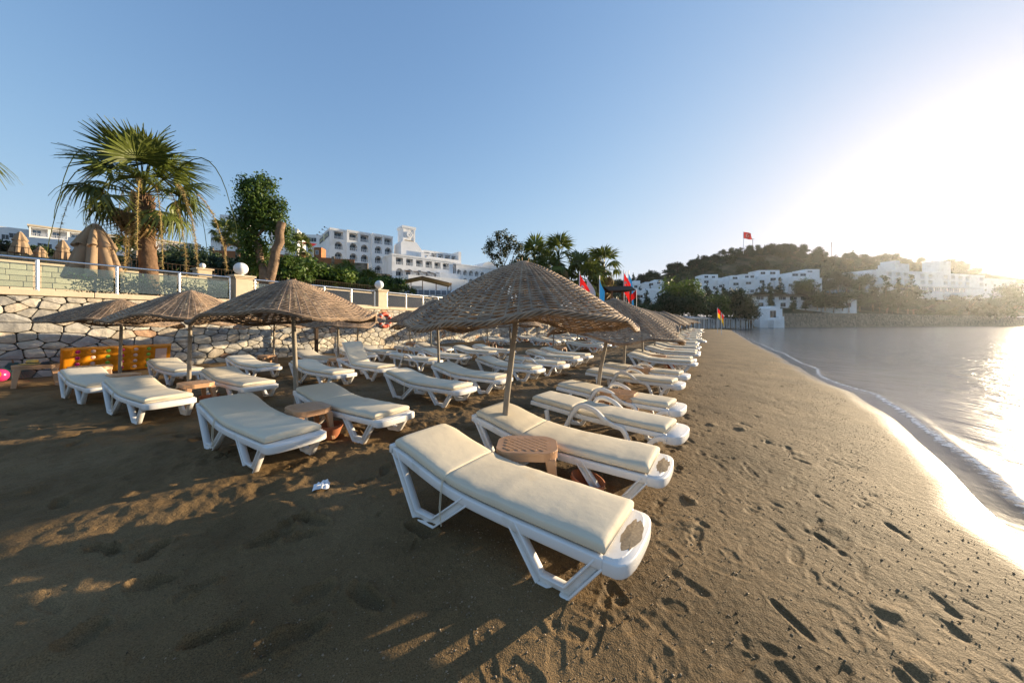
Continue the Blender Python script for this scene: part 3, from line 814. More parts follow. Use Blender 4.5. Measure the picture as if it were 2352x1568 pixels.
# tower
tm = MB(); tm.tr = hmap; HS[0] = .75
tm.box(22.5, 27.2, -3, 1.9, 26.0, 31.6)
tm.box(22.2, 27.5, -3.3, 2.2, 31.6, 32.3); tm.box(22.4, 27.3, -3.1, 2.0, 31.3, 31.6); tm.box(22.3, 27.4, -3.15, 2.0, 26.6, 26.95)
for (xa, xb) in ((22.5, 23.1), (26.6, 27.2)): tm.box(xa, xb, -3.14, -3.0, 26.95, 31.3)
W_ = [(21.2, 9), (33, 9), (33, 21.8), (29.6, 24.6), (27.0, 27.2), (21.9, 27.2), (21.2, 26.5)]
nW = len(W_)
tm.add([(x, -4.6, z) for x, z in W_] + [(x, 2.5, z) for x, z in W_], [tuple(range(nW))] + [tuple(range(2 * nW - 1, nW - 1, -1))] + [(i, nW + i, nW + (i + 1) % nW, (i + 1) % nW) for i in range(nW)])
tm.box(27.6, 31.6, -7.5, -4.6, 20, 23.6)
tm.build('tower', M['cream'] if False else M['white'], hot)
ck = MB(); ck.lathe([(0, 0), (.95, 0), (.95, .35), (.82, .38), (.8, .33), (0, .33)], 26, Matrix.Translation((.87 * 24.85 + .75, -3.0 * .857, 29.6)) @ Matrix.Rotation(R(90), 4, 'X'))
ck.xf(Matrix.Identity(4)); ck.build('clock_disc', M['white'], hot)
hd = MB(); hd.tr = hmap; hd.box(24.8, 24.9, -3.42, -3.36, 29.3, 29.75); hd.box(24.8, 25.05, -3.42, -3.36, 29.6, 29.68); hd.build('clock_hands', M['darkwood'], hot)
def text(name, s, size, mt, parent, Mx, ext=.03):
    c = bpy.data.curves.new(name, 'FONT'); c.body = s; c.size = size; c.extrude = ext; c.align_x = 'CENTER'; c.resolution_u = 3
    c.materials.append(mt)
    t_ = bpy.data.objects.new('lettering', c); COL.objects.link(t_)
    bpy.context.view_layer.update()
    me = bpy.data.meshes.new_from_object(t_.evaluated_get(bpy.context.evaluated_depsgraph_get()))
    bpy.data.objects.remove(t_)
    if not me.materials: me.materials.append(mt)
    o = link(name, me, parent); o.matrix_basis = Mx; return o
RX90 = Matrix.Rotation(R(90), 4, 'X')
text('tower_lettering', 'KERVANSARAY', .54, M['gold'], hot, Matrix.Translation((.87 * 24.85 + .75, -3.05 * .857 - .02, 27.5)) @ RX90, .04)
# sign on the end wall (faces local -x)
RL = Matrix(((0, 0, -1, 0), (-1, 0, 0, 0), (0, 1, 0, 0), (0, 0, 0, 1)))
for ya, yb, s in ((8.4, 14.0, 'AZKA'), (1.2, 6.6, 'OTEL')):
    q_ = MB(); q_.box(-.14, -.02, ya, yb, 26.3, 27.75); q_.build('sign_board', M['sign'], hot)
    text('sign_lettering', s, 1.05, M['sign_text'], hot, Matrix.Translation((-.16, (ya + yb) / 2, 26.62)) @ RL @ Matrix.Diagonal((1.7, 1, 1, 1)))
q_ = MB(); q_.box(-.2, -.02, 6.9, 8.1, 26.1, 28.0); q_.build('sign_emblem', M['sign_text'], hot)
for y in (1.8, 5.0, 9.2, 12.6):
    q_ = MB(); q_.tube([(-.1, y, 28.5), (-1.0, y, 28.9)], .05, 5); q_.ball((-1.05, y, 28.88), .2, 8, 5); q_.build('sign_spotlight', M['darkwood'], hot)
HS[0] = 0
for i, c in enumerate(cs):
    y = setb[i]
    window(hot, c - .15, y + 1.49, 25.65, 2.0, 1.9); brail(hot, c, y + .06, 25.6, 2.6)
    for r in range(4):
        z = 22.6 - 3.0 * r
        window(hot, c - .15, y + 1.49, z + .05, 1.9, 1.8); brail(hot, c, y + .06, z, 2.3)
HS[0] = 2.5
for c in LB:
    window(hot, c - .2, -8.41, 18.7, 1.8, 1.9); brail(hot, c, -9.94, 18.65, 2.4)
    window(hot, c, -8.41, 15.35, 1.6, 1.4)
HS[0] = 1.4
for i in range(5): window(hot, 30.05 + i * 2.9, -4.11, 22.35, 1.3, 1.4)
HS[0] = 2.6
for i in range(7):
    c = 39.7 + i * 2.72
    window(hot, c, -9.01, 17.45, 1.1, 1.2); brail(hot, c, -10.34, 17.4, 1.8)
    window(hot, c, -9.01, 14.15, 1.2, 1.5); brail(hot, c, -10.34, 14.1, 2.0)
HS[0] = 1.9
window(hot, 28.6, -7.51, 21.6, .5, 1.4); window(hot, 30.2, -7.51, 21.6, .5, 1.4)
HS[0] = 2.0
stn = MB(); stn.tr = hmap; stn.box(7, 13.6, -11, -4, 7, 15.4); stn.build('stone_annexe', M['rubble'], hot)
for i in range(3): window(hot, 8.2 + 2 * i, -11.01, 12.6, .9, 1.2)
HS[0] = 2.6
aw = MB(); aw.tr = hmap
for i in range(6):
    x = 18 + i * 3.1; aw.add([(x, -10.1, 17.2), (x + 2, -10.1, 17.2), (x + 2, -12.3, 16.4), (x, -12.3, 16.4)], [(0, 1, 2, 3)])
    aw.add([(x, -10.12, 17.14), (x + 2, -10.12, 17.14), (x + 2, -12.3, 16.34), (x, -12.3, 16.34)], [(3, 2, 1, 0)])
for i in range(6): brail(hot, 18.8 + i * 3.1, -16.4, 15.2, 2.6)
HS[0] = None
tag(aw.build('awnings', M['darkwood'], hot), kind='stuff')

# ---- pergola restaurant on the terrace
pg = empty('pergola', (0, 0, 0), 0, 'terrace restaurant under a wide brown pergola roof below the hotel', 'pergola')
c0 = at(918, 669, 84); place(pg, frame_M((c0.x, c0.y, 0), .93, .28))
q_ = MB(); W9 = 9.6
q_.add([(0, 0, 9.2), (W9 * .42, -1.5, 10.0), (W9, 0, 9.0), (W9, 6, 9.0), (W9 * .42, 6, 10.2), (0, 6, 9.2)], [(0, 1, 4, 5), (1, 2, 3, 4)])
q_.add([(0, 0, 9.05), (W9 * .42, -1.5, 9.85), (W9, 0, 8.85), (W9, 6, 8.85), (W9 * .42, 6, 10.05), (0, 6, 9.05)], [(5, 4, 1, 0), (4, 3, 2, 1)])
q_.build('roof', M['beige'], pg)
for x, y in ((0.1, .1), (2, .1), (W9 * .42, -1.4), (6.6, .1), (9.4, .1), (.1, 5.8), (9.4, 5.8)):
    q_ = MB(); q_.box(x - .07, x + .07, y - .07, y + .07, 4, 9.1 if y > -1 else 9.85); q_.build('post', M['wood'], pg)
q_ = MB(); q_.box(-3, 16, -2.5, 7, 3, 6.4); q_.build('base', M['beige'], pg)
q_ = MB(); q_.box(2.2, 4.2, 1.2, 1.3, 6.4, 8.4); q_.build('screen', M['white'], pg)
gm = MB(); gm.box(0, .9, -.01, .01, .1, .95); gme = gm.mesh('glass_pane', M['blue_glass'])
pm = MB(); pm.box(-.07, .07, -.07, .07, 0, 1.1); pme = pm.mesh('post', M['rail'])
for k in range(18):
    o_ = link('glass_pane', gme, pg); o_.location = (-3 + k * 1.03 + .08, -2.4, 6.4)
    o_ = link('post', pme, pg); o_.location = (-3 + k * 1.03, -2.4, 6.4)

# ---- apartment blocks on the slope behind the palm
def apartment(x0, ytop, Y, u, length, storeys, label, bays, name='apartment_block', sh=2.75, depth=8):
    c = at(x0, ytop, Y); zt = c.z
    o = empty(name, (0, 0, 0), 0, label, 'building'); place(o, frame_M((c.x, c.y, 0), *u))
    q_ = MB(); bw_ = length / bays
    zb = zt - .5 - storeys * sh
    for s in range(storeys):
        z = zt - .5 - (s + 1) * sh
        for b in range(bays):
            cell(q_, b * bw_, (b + 1) * bw_, z, z + sh, 0, b * bw_ + .25, (b + 1) * bw_ - .25, z + .12, z + sh - .32, 1.7)
            window(o, (b + .36) * bw_, 1.69, z + .15, min(1.6, bw_ * .42), 1.9, 'blue_glass')
            brail(o, (b + .5) * bw_, .08, z + .12, bw_ - .6)
    q_.box(0, length, 1.9, depth, zb - 6, zt - .5); q_.box(0, .02, 0, depth, zb - 6, zt - .5); q_.box(0, length, 0, .1, zb - 6, zb)
    q_.build('walls', M['white'], o)
    q_ = MB(); q_.box(-.3, length + .3, -.35, depth, zt - .5, zt); q_.build('roof', M['beige'], o)
    return o
UA = (.51, .86 * SQ)
apartment(66.6, 515, 130, UA, 10.3, 2, 'white apartment block with two long balconies and a beige flat roof', 3)
apartment(302, 541, 118, UA, 13.2, 2, 'white apartment block directly behind the palm trunk', 3)
apartment(199, 531, 141, UA, 5.8, 2, 'low white apartment wing joined to the two balcony block', 2)
def cube_house(boxes, yaw, wins, label, name='white_house', cat='house', group=None, mt='white', depth=8, gl='dark_glass'):
    """boxes: (x0,x1,ytop,ybot,Y) in photo pixels, each a cube volume with a parapet"""
    b0 = boxes[0]; c = at(b0[0], b0[3], b0[4]); yaw = math.atan(SQ * math.tan(yaw))
    o = empty(name, (0, 0, 0), 0, label, cat, group); Mx = frame_M((c.x, c.y, 0), math.cos(yaw), math.sin(yaw)); place(o, Mx)
    inv = Mx.inverted(); q_ = MB(); k = 0
    for (x0, x1, yt, yb, Yd) in boxes:
        p0 = inv @ at(x0, yt, Yd); w = (x1 - x0) / F * Yd / max(.5, math.cos(yaw)); z0 = CAM_H + (740 - yb) / F * Yd - 3
        yy = p0.y
        q_.box(p0.x, p0.x + w, yy, yy + depth, z0, p0.z)
        t = .25
        q_.box(p0.x, p0.x + w, yy, yy + t, p0.z, p0.z + .35); q_.box(p0.x, p0.x + t, yy + t, yy + depth, p0.z, p0.z + .35); q_.box(p0.x + w - t, p0.x + w, yy + t, yy + depth, p0.z, p0.z + .35)
    q_.build('walls', M[mt], o)
    for (px_, py_, bi, w, h) in wins:
        yd = boxes[bi][4]; p0 = inv @ at(px_, py_, yd); base = inv @ at(boxes[bi][0], boxes[bi][2], yd)
        window(o, p0.x, base.y, p0.z, w, h, gl)
    return o
cube_house([(-30, 41, 519, 600, 128)], R(55), [(22, 540, 0, 1.6, 1.3), (5, 545, 0, 1.2, 1.3)], 'white corner house with a small window at the left end of the slope', 'white_house')
cube_house([(41, 113, 546, 600, 112)], R(35), [(82, 566, 0, 1.4, 1.2), (92, 567, 0, 1.4, 1.2)], 'low white house with a pair of small windows under the apartments')
cube_house([(156, 215, 548, 600, 100)], R(32), [(190, 572, 0, 1.4, 1.2), (200, 573, 0, 1.4, 1.2)], 'small white house half hidden by the big closed parasol')
cube_house([(484, 545, 531, 590, 96), (505, 548, 496, 560, 99), (620, 672, 524, 590, 104)], R(25), [(510, 574, 0, .9, .9), (655, 556, 2, 1.2, 1.0)], 'white stepped villa rising behind the broad leafed tree')
cube_house([(663, 760, 540, 585, 152)], R(8), [(692, 553, 0, 1.6, 1.3), (706, 553.5, 0, 1.6, 1.3), (718, 554, 0, 1.6, 1.3)], 'long low white house with three dark windows beside the hotel')
# stone revetment with orange panels on the slope
rv = empty('revetment', (0, 0, 0), 0, 'stone garden wall with orange panels on the slope below the white villa', 'wall')
c = at(480, 593, 80); place(rv, frame_M((c.x, c.y, 0), .97, .25))
q_ = MB(); q_.box(0, 26, 0, .6, 6, 13.0); q_.build('wall_core', M['rubble'], rv)
for k in range(6):
    q_ = MB(); q_.box(.6 + 3.9 * k, 4.1 + 3.9 * k, -.05, .1, 13.0 - .1 * k, 14.2 - .12 * k); q_.build('panel', M['tape'], rv)
    q_ = MB(); q_.box(.1 + 3.9 * k, .6 + 3.9 * k, -.1, .3, 12.5, 14.6 - .12 * k); q_.build('post', M['rubble'], rv)
aw2 = empty('awning', at(690, 560, 88), R(10), 'dark red awning on the slope beside the hotel', 'awning')
q_ = MB(); q_.add([(0, 0, .2), (2.3, 0, -.3), (2.3, 2, .5), (0, 2, .8)], [(0, 1, 2, 3)]); q_.add([(0, 0, .1), (2.3, 0, -.4), (2.3, 0, -.3), (0, 0, .2)], [(0, 1, 2, 3)]); q_.build('canopy', M['red'], aw2)
q_ = MB(); q_.box(0, .06, .05, .11, -3, .15); q_.box(2.2, 2.26, .05, .11, -3, -.33); q_.build('frame', M['darkwood'], aw2)
cube_house([(721, 737, 572, 600, 86)], R(8), [(728, 584, 0, .4, .7)], 'small orange brown hut beside the dark red awning', 'hut', 'hut', mt='tape', depth=2)

# ---- white cube houses across the bay
G_H = 'white cube houses on the hillside across the bay'
cube_house([(1442, 1486, 653, 680, 230), (1455, 1470, 646, 670, 232)], R(-6), [(1460, 661, 0, 1.5, 1.2)], 'small white cube house behind the flags at the foot of the hill', group=G_H)
cube_house([(1482, 1524, 649, 678, 235), (1503, 1521, 644, 660, 237)], R(-8), [(1495, 655, 0, 2, 1.0), (1512, 652, 0, 1.5, 1.0)], 'white cube house between the flag group and the round green tree', group=G_H)
cube_house([(1461, 1530, 669, 718, 190), (1484, 1520, 664, 690, 191)], R(-12), [(1470, 684, 0, 2.0, 1.2), (1508, 677, 1, 1.2, .8)], 'large plain white building low beside the lifeguard tower', group=G_H)
cube_house([(1610, 1660, 640, 692, 225), (1614, 1648, 632, 660, 228), (1648, 1672, 645, 692, 222)], R(-4), [(1622, 638, 1, 1.8, 1.0), (1638, 639, 1, 1.4, 1.0), (1618, 664, 0, 1.4, 1.2), (1622, 650, 0, 2.2, 1.2), (1640, 664, 0, 1.2, 1.4), (1630, 676, 0, 1.6, 1.2), (1655, 660, 2, 1.4, 1.2)], 'white stepped house immediately behind the round green tree', group=G_H)
cube_house([(1675, 1737, 643, 692, 214), (1680, 1705, 634, 660, 217), (1705, 1733, 631, 660, 218)], R(-3), [(1688, 641, 1, 2.2, 1.0), (1715, 638, 2, 1.6, 1.0), (1727, 638, 2, 1.6, 1.0), (1682, 672, 0, 1.6, 1.3), (1690, 655, 0, 2.4, 1.1), (1718, 653, 0, 2.4, 1.1), (1700, 672, 0, 1.6, 1.3), (1726, 672, 0, 1.6, 1.3)], 'white stepped house with two roof cubes and dark cypresses in front', group=G_H)
cube_house([(1739, 1806, 637, 690, 222), (1743, 1790, 622, 655, 225)], R(-2), [(1752, 630, 1, 2.2, 1.2), (1774, 630, 1, 2.6, 1.2), (1752, 668, 0, 1.4, 1.2), (1796, 650, 0, 1.6, 1.2), (1750, 650, 0, 2.2, 1.4), (1775, 645, 0, 2.6, 1.4), (1770, 663, 0, 1.8, 1.3), (1795, 668, 0, 1.4, 1.3)], 'white house with a dark flat pergola on its roof', group=G_H)
cube_house([(1809, 1886, 640, 690, 208), (1815, 1880, 627, 655, 212), (1850, 1882, 620, 640, 215)], R(-2), [(1826, 634, 1, 2.6, 1.1), (1844, 634, 1, 2.6, 1.1), (1860, 627, 2, 2.2, 1.0), (1815, 658, 0, 1.4, 1.2), (1876, 660, 0, 1.4, 1.2), (1830, 651, 0, 3.0, 1.2), (1862, 648, 0, 3.0, 1.2), (1838, 672, 0, 2.0, 1.3), (1866, 670, 0, 2.0, 1.3)], 'widest white stepped house beside the dark pine clump', group=G_H)
rw = [(1713 + 27.6 * i + 3, 688, 0, 1.6, 1.3) for i in range(10)] + [(1713 + 27.6 * i + 12, 688, 0, 1.2, 1.2) for i in range(10)] + [(1713 + 27.6 * i + 9, 704, 0, 2.2, 1.6) for i in range(10)]
row = cube_house([(1713, 1990, 679, 713, 186)], R(6), rw, 'long white two storey row with a dark tiled eave above the sea wall', 'terrace_row', 'building', depth=7)
inv = row.matrix_basis.inverted(); p0 = inv @ at(1713, 679, 186)
q_ = MB(); q_.box(p0.x - .4, p0.x + 51, p0.y - 1.0, p0.y + 7, p0.z + .36, p0.z + .7); q_.box(p0.x - .4, p0.x + 51, p0.y - 1.0, p0.y - .1, p0.z - .25, p0.z - .02); q_.build('eave', M['darkwood'], row)

# ---- hotel at the right of the bay
rh = empty('hotel', (0, 0, 0), 0, 'long white flat roofed hotel with square balconies above the sea', 'hotel')
cA = at(2012, 617.8, 255); cB = at(2262, 610, 290)
place(rh, frame_M((cA.x, cA.y, 0), cB.x - cA.x, cB.y - cA.y)); iv = rh.matrix_basis.inverted()
LN = math.hypot(cB.x - cA.x, cB.y - cA.y); zt = cA.z
q_ = MB(); nb_ = 14; bw_ = LN / nb_
for b in range(nb_):
    for s in range(2):
        z = zt - 1.3 - (s + 1) * 3.6 + .6
        if b in (0, 4, 7, 12): q_.box(b * bw_, (b + 1) * bw_, 0, .1, z, z + 3.6)
        else:
            cell(q_, b * bw_, (b + 1) * bw_, z, z + 3.6, 0, (b + .22) * bw_, (b + .82) * bw_, z + .6, z + 3.1, 1.6)
            window(rh, (b + .5) * bw_, 1.59, z + .7, 2.2, 2.0); brail(rh, (b + .52) * bw_, .06, z + .6, bw_ * .58)
zlow = zt - 1.3 - 7.2 + .6
q_.box(0, LN, 0, .12, zt - .7, zt); q_.box(0, LN, 1.8, 16, zlow - 8, zt - .1); q_.box(0, LN, .3, 1.8, zlow - .6, zlow)
q_.box(-16, 0, 3, 14, zlow - 6, zt - 4.5); q_.box(-30, -16, 4, 14, zlow - 8, zt - 8.5)
t0 = iv @ at(2068, 599, 262); q_.box(t0.x, t0.x + 12, 2, 10, zt, t0.z - 1); q_.box(t0.x, t0.x + 4, 2.1, 9, zt, t0.z + .6)
t1 = iv @ at(2177, 596, 275); q_.box(t1.x, t1.x + 10, 2, 10, zt, t1.z)
q_.box(LN, LN + 40, 2, 16, zlow - 8, zt - 1.2); q_.box(LN + 40, LN + 90, 0, 16, zlow - 8, zt - 4.0)
q_.box(30, LN + 10, -8, 1.8, zlow - 9, zlow - 4.5)
q_.build('walls', M['white'], rh)
for b in range(9): window(rh, 33 + b * 6.2, -8.0 if False else 1.79, zlow - 3.8, 5.0, 3.0, 'blue_glass', 2)
for k in range(8):
    for s in range(2): window(rh, LN + 6 + k * 10, 1.99 if k < 4 else -.01, zt - 6.5 - 3.4 * s, 2.6, 1.6)
q_ = MB()
for dx in (0, 3, 6): q_.tube([(t1.x + 2 + dx, 5, t1.z), (t1.x + 2 + dx, 5, t1.z + 2.5)], .12, 5); q_.box(t1.x + 1 + dx, t1.x + 3 + dx, 4.9, 5.1, t1.z + 2, t1.z + 2.2)
q_.build('roof_aerials', M['darkwood'], rh)

# ---- sea wall, beach end wall, bathing hut
def poly_wall(name, pts, tops, bot, mt, label, thick=1.5, nsub=10):
    q_ = MB(); vs_ = []; fs = []; P_ = []
    for i in range(len(pts) - 1):
        for k in range(nsub):
            t = k / nsub
            P_.append((pts[i][0] * (1 - t) + pts[i + 1][0] * t, pts[i][1] * (1 - t) + pts[i + 1][1] * t, tops[i] * (1 - t) + tops[i + 1] * t))
    P_.append((*pts[-1], tops[-1]))
    for i, (x, y, z) in enumerate(P_):
        a = P_[max(0, i - 1)]; b = P_[min(len(P_) - 1, i + 1)]; d = Vector((b[0] - a[0], b[1] - a[1])).normalized(); n = Vector((-d.y, d.x))
        jj = random.uniform(-.35, .35) if thick > 1 else 0
        vs_ += [(x - n.x * .9, y - n.y * .9, bot), (x - n.x * jj * .4, y - n.y * jj * .4, z * .5 + bot * .5), (x + n.x * .3, y + n.y * .3, z + jj * .4), (x + n.x * (thick + 2.5), y + n.y * (thick + 2.5), z + jj * .2)]
    m_ = len(P_)
    for i in range(m_ - 1):
        for k in range(3): fs.append((i * 4 + k, (i + 1) * 4 + k, (i + 1) * 4 + k + 1, i * 4 + k + 1))
    q_.add(vs_, fs); o = q_.build(name, mt); return tag(o, label, 'wall')
poly_wall('beach_end_wall', SHORE_W[0:6], [2.4, 2.4, 2.8, 3.4, 4.0, 4.6], -.4, M['rubble'], 'brown rubble wall behind the shade frames where the beach ends')
poly_wall('sea_wall', SHORE_W[5:], [4.6, 5.2, 4.3, 4.2, 4.2], -1.5, M['rubble'], 'long brown rubble sea wall under the hotels across the bay', nsub=26)
cube_house([(1745, 1800, 711, 748, 146), (1770, 1793, 705, 730, 147), (1790, 1802, 729, 738, 145), (1778, 1803, 737, 754, 143)], R(5), [(1777, 729, 0, 2.0, 2.2)], 'white bathing hut at the water end of the brown sea wall', 'bathing_hut', 'hut', depth=5)
st_ = empty('stairs', at(1735, 752, 144), R(8), 'brown wooden stairs beside the white bathing hut', 'stairs')
for k in range(10):
    q_ = MB(); q_.box(-2.6 + k * .35, -2.2 + k * .35, 0, 1.2, k * .4 - .2, k * .4); q_.build('step', M['darkwood'], st_)
q_ = MB(); q_.add([(-2.7, -.05, .2), (1.2, -.05, 4.4), (1.2, -.05, 4.7), (-2.7, -.05, .5)], [(0, 1, 2, 3)]); q_.build('handrail', M['wood'], st_)
# rows of shade frames at the end of the beach
sg = 'pale shade frames at the end of the beach'
for i in range(12):
    px_ = 1585 + i * 11.5; Yd = 104 + i * 3.0
    c = at(px_, 740, Yd); z = float(ground(c.x, c.y)[0])
    z = max(z, -.1)
    o = empty('shade_frame', (c.x, c.y, z), R(12), f'pale grey shade roof on white posts, {ORD[i]} from the parasols toward the bathing hut', 'shade', sg)
    q_ = MB(); q_.add([(-1.1, -1.6, 2.35), (1.1, -1.6, 2.35), (1.1, 1.6, 2.9), (-1.1, 1.6, 2.9)], [(0, 1, 2, 3)]); q_.add([(-1.1, -1.6, 2.27), (1.1, -1.6, 2.27), (1.1, 1.6, 2.82), (-1.1, 1.6, 2.82)], [(3, 2, 1, 0)]); q_.build('roof', M['thatch_grey'], o)
    for (x, y) in ((-1, -1.5), (0, -1.5), (1, -1.5), (-1, 1.5), (1, 1.5)):
        q_ = MB(); q_.box(x - .05, x + .05, y - .05, y + .05, -.2, 2.3 if y < 0 else 2.8); q_.build('post', M['rail'], o)
# ---------------------------------------------------------------- vegetation
def leaf_cloud(name, blobs, n, size, mt, parent=None, clump=14, spread=0.16, gap=0.0, aspect=0.55, seed=1, shell=0.55):
    g = np.random.default_rng(seed)
    B = np.array([[*b[:3], *(b[3] if isinstance(b[3], (tuple, list)) else (b[3],) * 3)] for b in blobs], dtype=float)
    wgt = (B[:, 3] * B[:, 4] * B[:, 5]) ** 0.8; wgt /= wgt.sum()
    nc = max(3, int(n / clump))
    bi = g.choice(len(B), nc, p=wgt)
    d = g.normal(size=(nc, 3)); d /= np.linalg.norm(d, axis=1)[:, None]
    rad = g.random(nc) ** (1 - shell)
    c = B[bi, :3] + d * rad[:, None] * B[bi, 3:]
    if gap > 0:
        keep = vnoise(c[:, 0] * 1.7 / max(B[:, 3].mean(), .1) + c[:, 2] * .7, c[:, 1] * 1.7 / max(B[:, 3].mean(), .1) + c[:, 2] * .9) > gap
        c = c[keep]; bi = bi[keep]; d = d[keep]; nc = len(c)
    per = max(1, int(n / max(nc, 1)))
    pts = np.repeat(c, per, 0); sc = np.repeat(B[bi, 3:], per, 0); dd = np.repeat(d, per, 0)
    pts = pts + g.normal(size=pts.shape) * sc * spread
    m = len(pts)
    nrm = dd * 0.7 + g.normal(size=(m, 3)) * 0.8 + np.array([0, 0, 0.35]); nrm /= np.linalg.norm(nrm, axis=1)[:, None]
    t = np.cross(nrm, g.normal(size=(m, 3))); t /= np.linalg.norm(t, axis=1)[:, None]
    b = np.cross(nrm, t)
    s = size * g.uniform(0.55, 1.25, m)[:, None]
    v = np.stack([pts - t * s, pts - b * s * aspect + nrm * s * .12, pts + t * s, pts + b * s * aspect + nrm * s * .12], 1).reshape(-1, 3)
    q_ = np.arange(m * 4).reshape(-1, 4)
    return fast_mesh(name, v, q_, mt, smooth=False)
def limb(mb, a, b, r0, r1, n=7, seg=5, wob=.08, sd=0):
    g = random.Random(sd); a = Vector(a); b = Vector(b); L_ = (b - a).length
    pts = [a.lerp(b, i / seg) + Vector((g.uniform(-1, 1), g.uniform(-1, 1), g.uniform(-.4, .4))) * wob * L_ * (0 if i in (0, seg) else 1) for i in range(seg + 1)]
    mb.tube(pts, [r0 + (r1 - r0) * i / seg for i in range(seg + 1)], n)

# fan palm fronds
def frond(name, mt, pet=1.35, fan=1.15, droop=.5, nl=26, seed=0, spread=115, petr=.022):
    g = random.Random(seed); q_ = MB()
    sag = -.10 * pet
    path = [(pet * t, 0, sag * t * t + .05 * t) for t in (0, .25, .5, .75, 1)]
    q_.tube(path, [petr * 1.6, petr * 1.2, petr, petr * .8, petr * .6], 4)
    ex, ez = path[-1][0], path[-1][2]
    for i in range(nl):
        a = -R(spread) + 2 * R(spread) * i / (nl - 1) + g.uniform(-.04, .04)
        ln = fan * (1 - .30 * (abs(a) / R(spread)) ** 2) * g.uniform(.85, 1.12)
        da = 2 * R(spread) / (nl - 1)
        dr = droop * g.uniform(.5, 1.6); tw = g.uniform(-.05, .05)
        st = [(0, .012), (.3, .5 * da * .3 * fan * 1.05), (.58, .5 * da * .56 * fan), (.82, .017), (1.0, .004)]
        vs_ = []
        for s, w in st:
            r = ln * s; z = ez + .10 * math.sin(min(1, s * 1.4) * math.pi) * fan * .3 - dr * max(0, s - .35) ** 2 * 1.7 * fan - .16 * fan * abs(math.sin(a)) * s
            rr_ = r * (1 - .28 * dr * max(0, s - .4))
            x, y = ex + rr_ * math.cos(a + tw * s), rr_ * math.sin(a + tw * s)
            px_, py_ = -math.sin(a), math.cos(a)
            vs_ += [(x - px_ * w, y - py_ * w, z - .012 * (i % 2)), (x + px_ * w, y + py_ * w, z + .012 * (i % 2))]
        q_.add(vs_, [(2 * k, 2 * k + 1, 2 * k + 3, 2 * k + 2) for k in range(len(st) - 1)])
    return q_.mesh(name, mt)
FR = [frond('frond', M['frond'], 1.45, 1.3, .22, 34, 1), frond('frond', M['frond'], 1.35, 1.3, .45, 34, 2), frond('frond', M['frond'], 1.25, 1.2, .8, 32, 3)]
FRD = [frond('dry_frond', M['frond_dry'], 1.1, 1.05, 1.3, 20, 4, 95), frond('dry_frond', M['frond_dry'], .9, 1.0, 1.6, 18, 5, 80)]
FRS = [frond('frond', M['frond'], 1.5, 1.2, .5, 16, 6, petr=.04), frond('frond', M['frond'], 1.3, 1.2, 1.0, 15, 7, petr=.04)]
FRDS = [frond('dry_frond', M['frond_dry'], 1.0, 1.1, 1.4, 12, 8, 90, petr=.04)]
def palm(base, top, label, r0=.34, r1=.22, nf=34, nd=12, sc=1.0, small=False, group=None, seed=0, stalks=0, name='palm_tree', skirt=0):
    g = random.Random(seed)
    o = empty(name, base, 0, label, 'palm tree', group)
    T = Vector(top) - Vector(base); q_ = MB()
    n = 22 if not small else 8
    path = [(T.x * t ** 1.3, T.y * t ** 1.3, T.z * t) for t in [i / n for i in range(n + 1)]]
    rad = [(r0 * 1.25 if i == 0 else r0 + (r1 - r0) * i / n) * (1 + (.05 if i % 2 else -.03)) for i in range(n + 1)]
    rad[-1] *= 1.15
    q_.tube(path, rad, 14 if not small else 7)
    if not small:
        for k in range(150):           # old leaf bases around the upper trunk
            t = 1 - abs(g.gauss(0, .16)); a = g.uniform(0, 6.28)
            if t > .99: continue
            c = Vector((T.x * t ** 1.3, T.y * t ** 1.3, T.z * t)); rr_ = r0 + (r1 - r0) * t
            d = Vector((math.cos(a), math.sin(a), 0))
            q_.tube([c + d * rr_ * .85, c + d * (rr_ + .05) + Vector((0, 0, .07)), c + d * (rr_ + .10) + Vector((0, 0, .2))], [.05, .035, .008], 4)
    q_.build('trunk', M['trunk'], o, smooth=True)
    F_, FD_ = (FRS, FRDS) if small else (FR, FRD)
    for k in range(nf):
        t = (k + .5) / nf
        el = R(88 - 122 * t ** 1.3 + g.uniform(-9, 9)); az = k * 2.39996 + g.uniform(-.3, .3)
        me_ = F_[min(len(F_) - 1, int(t * len(F_) + g.uniform(-.3, .3)) if t > .1 else 0)]
        f = link('frond', me_, o)
        s = sc * g.uniform(.85, 1.12)
        f.matrix_basis = Matrix.Translation(T + Vector((0, 0, .25 * (1 - t)))) @ Matrix.Rotation(az, 4, 'Z') @ Matrix.Rotation(-el, 4, 'Y') @ Matrix.Rotation(g.uniform(-.5, .5), 4, 'X') @ Matrix.Scale(s, 4)
    for k in range(nd + skirt):
        el = R(g.uniform(-78, -35)); az = g.uniform(0, 6.28)
        f = link('dry_frond', g.choice(FD_), o)
        dz = g.uniform(-.1, .3) if k < nd else g.uniform(.3, min(3.2, T.z * .5))
        f.matrix_basis = Matrix.Translation(T - Vector((0, 0, dz))) @ Matrix.Rotation(az, 4, 'Z') @ Matrix.Rotation(-el, 4, 'Y') @ Matrix.Rotation(g.uniform(-.5, .5), 4, 'X') @ Matrix.Scale(sc * g.uniform(.7, 1.0), 4)
    return o, T
bp = at(345, 690, 17.6); tp = at(328, 452, 17.6)
pm_, PT = palm((bp.x, bp.y, COP - .05), (tp.x, tp.y, tp.z), 'tall fan palm with shaggy crown on the terrace above the stone wall', .29, .215, 27, 12, .94, stalks=14, seed=5)
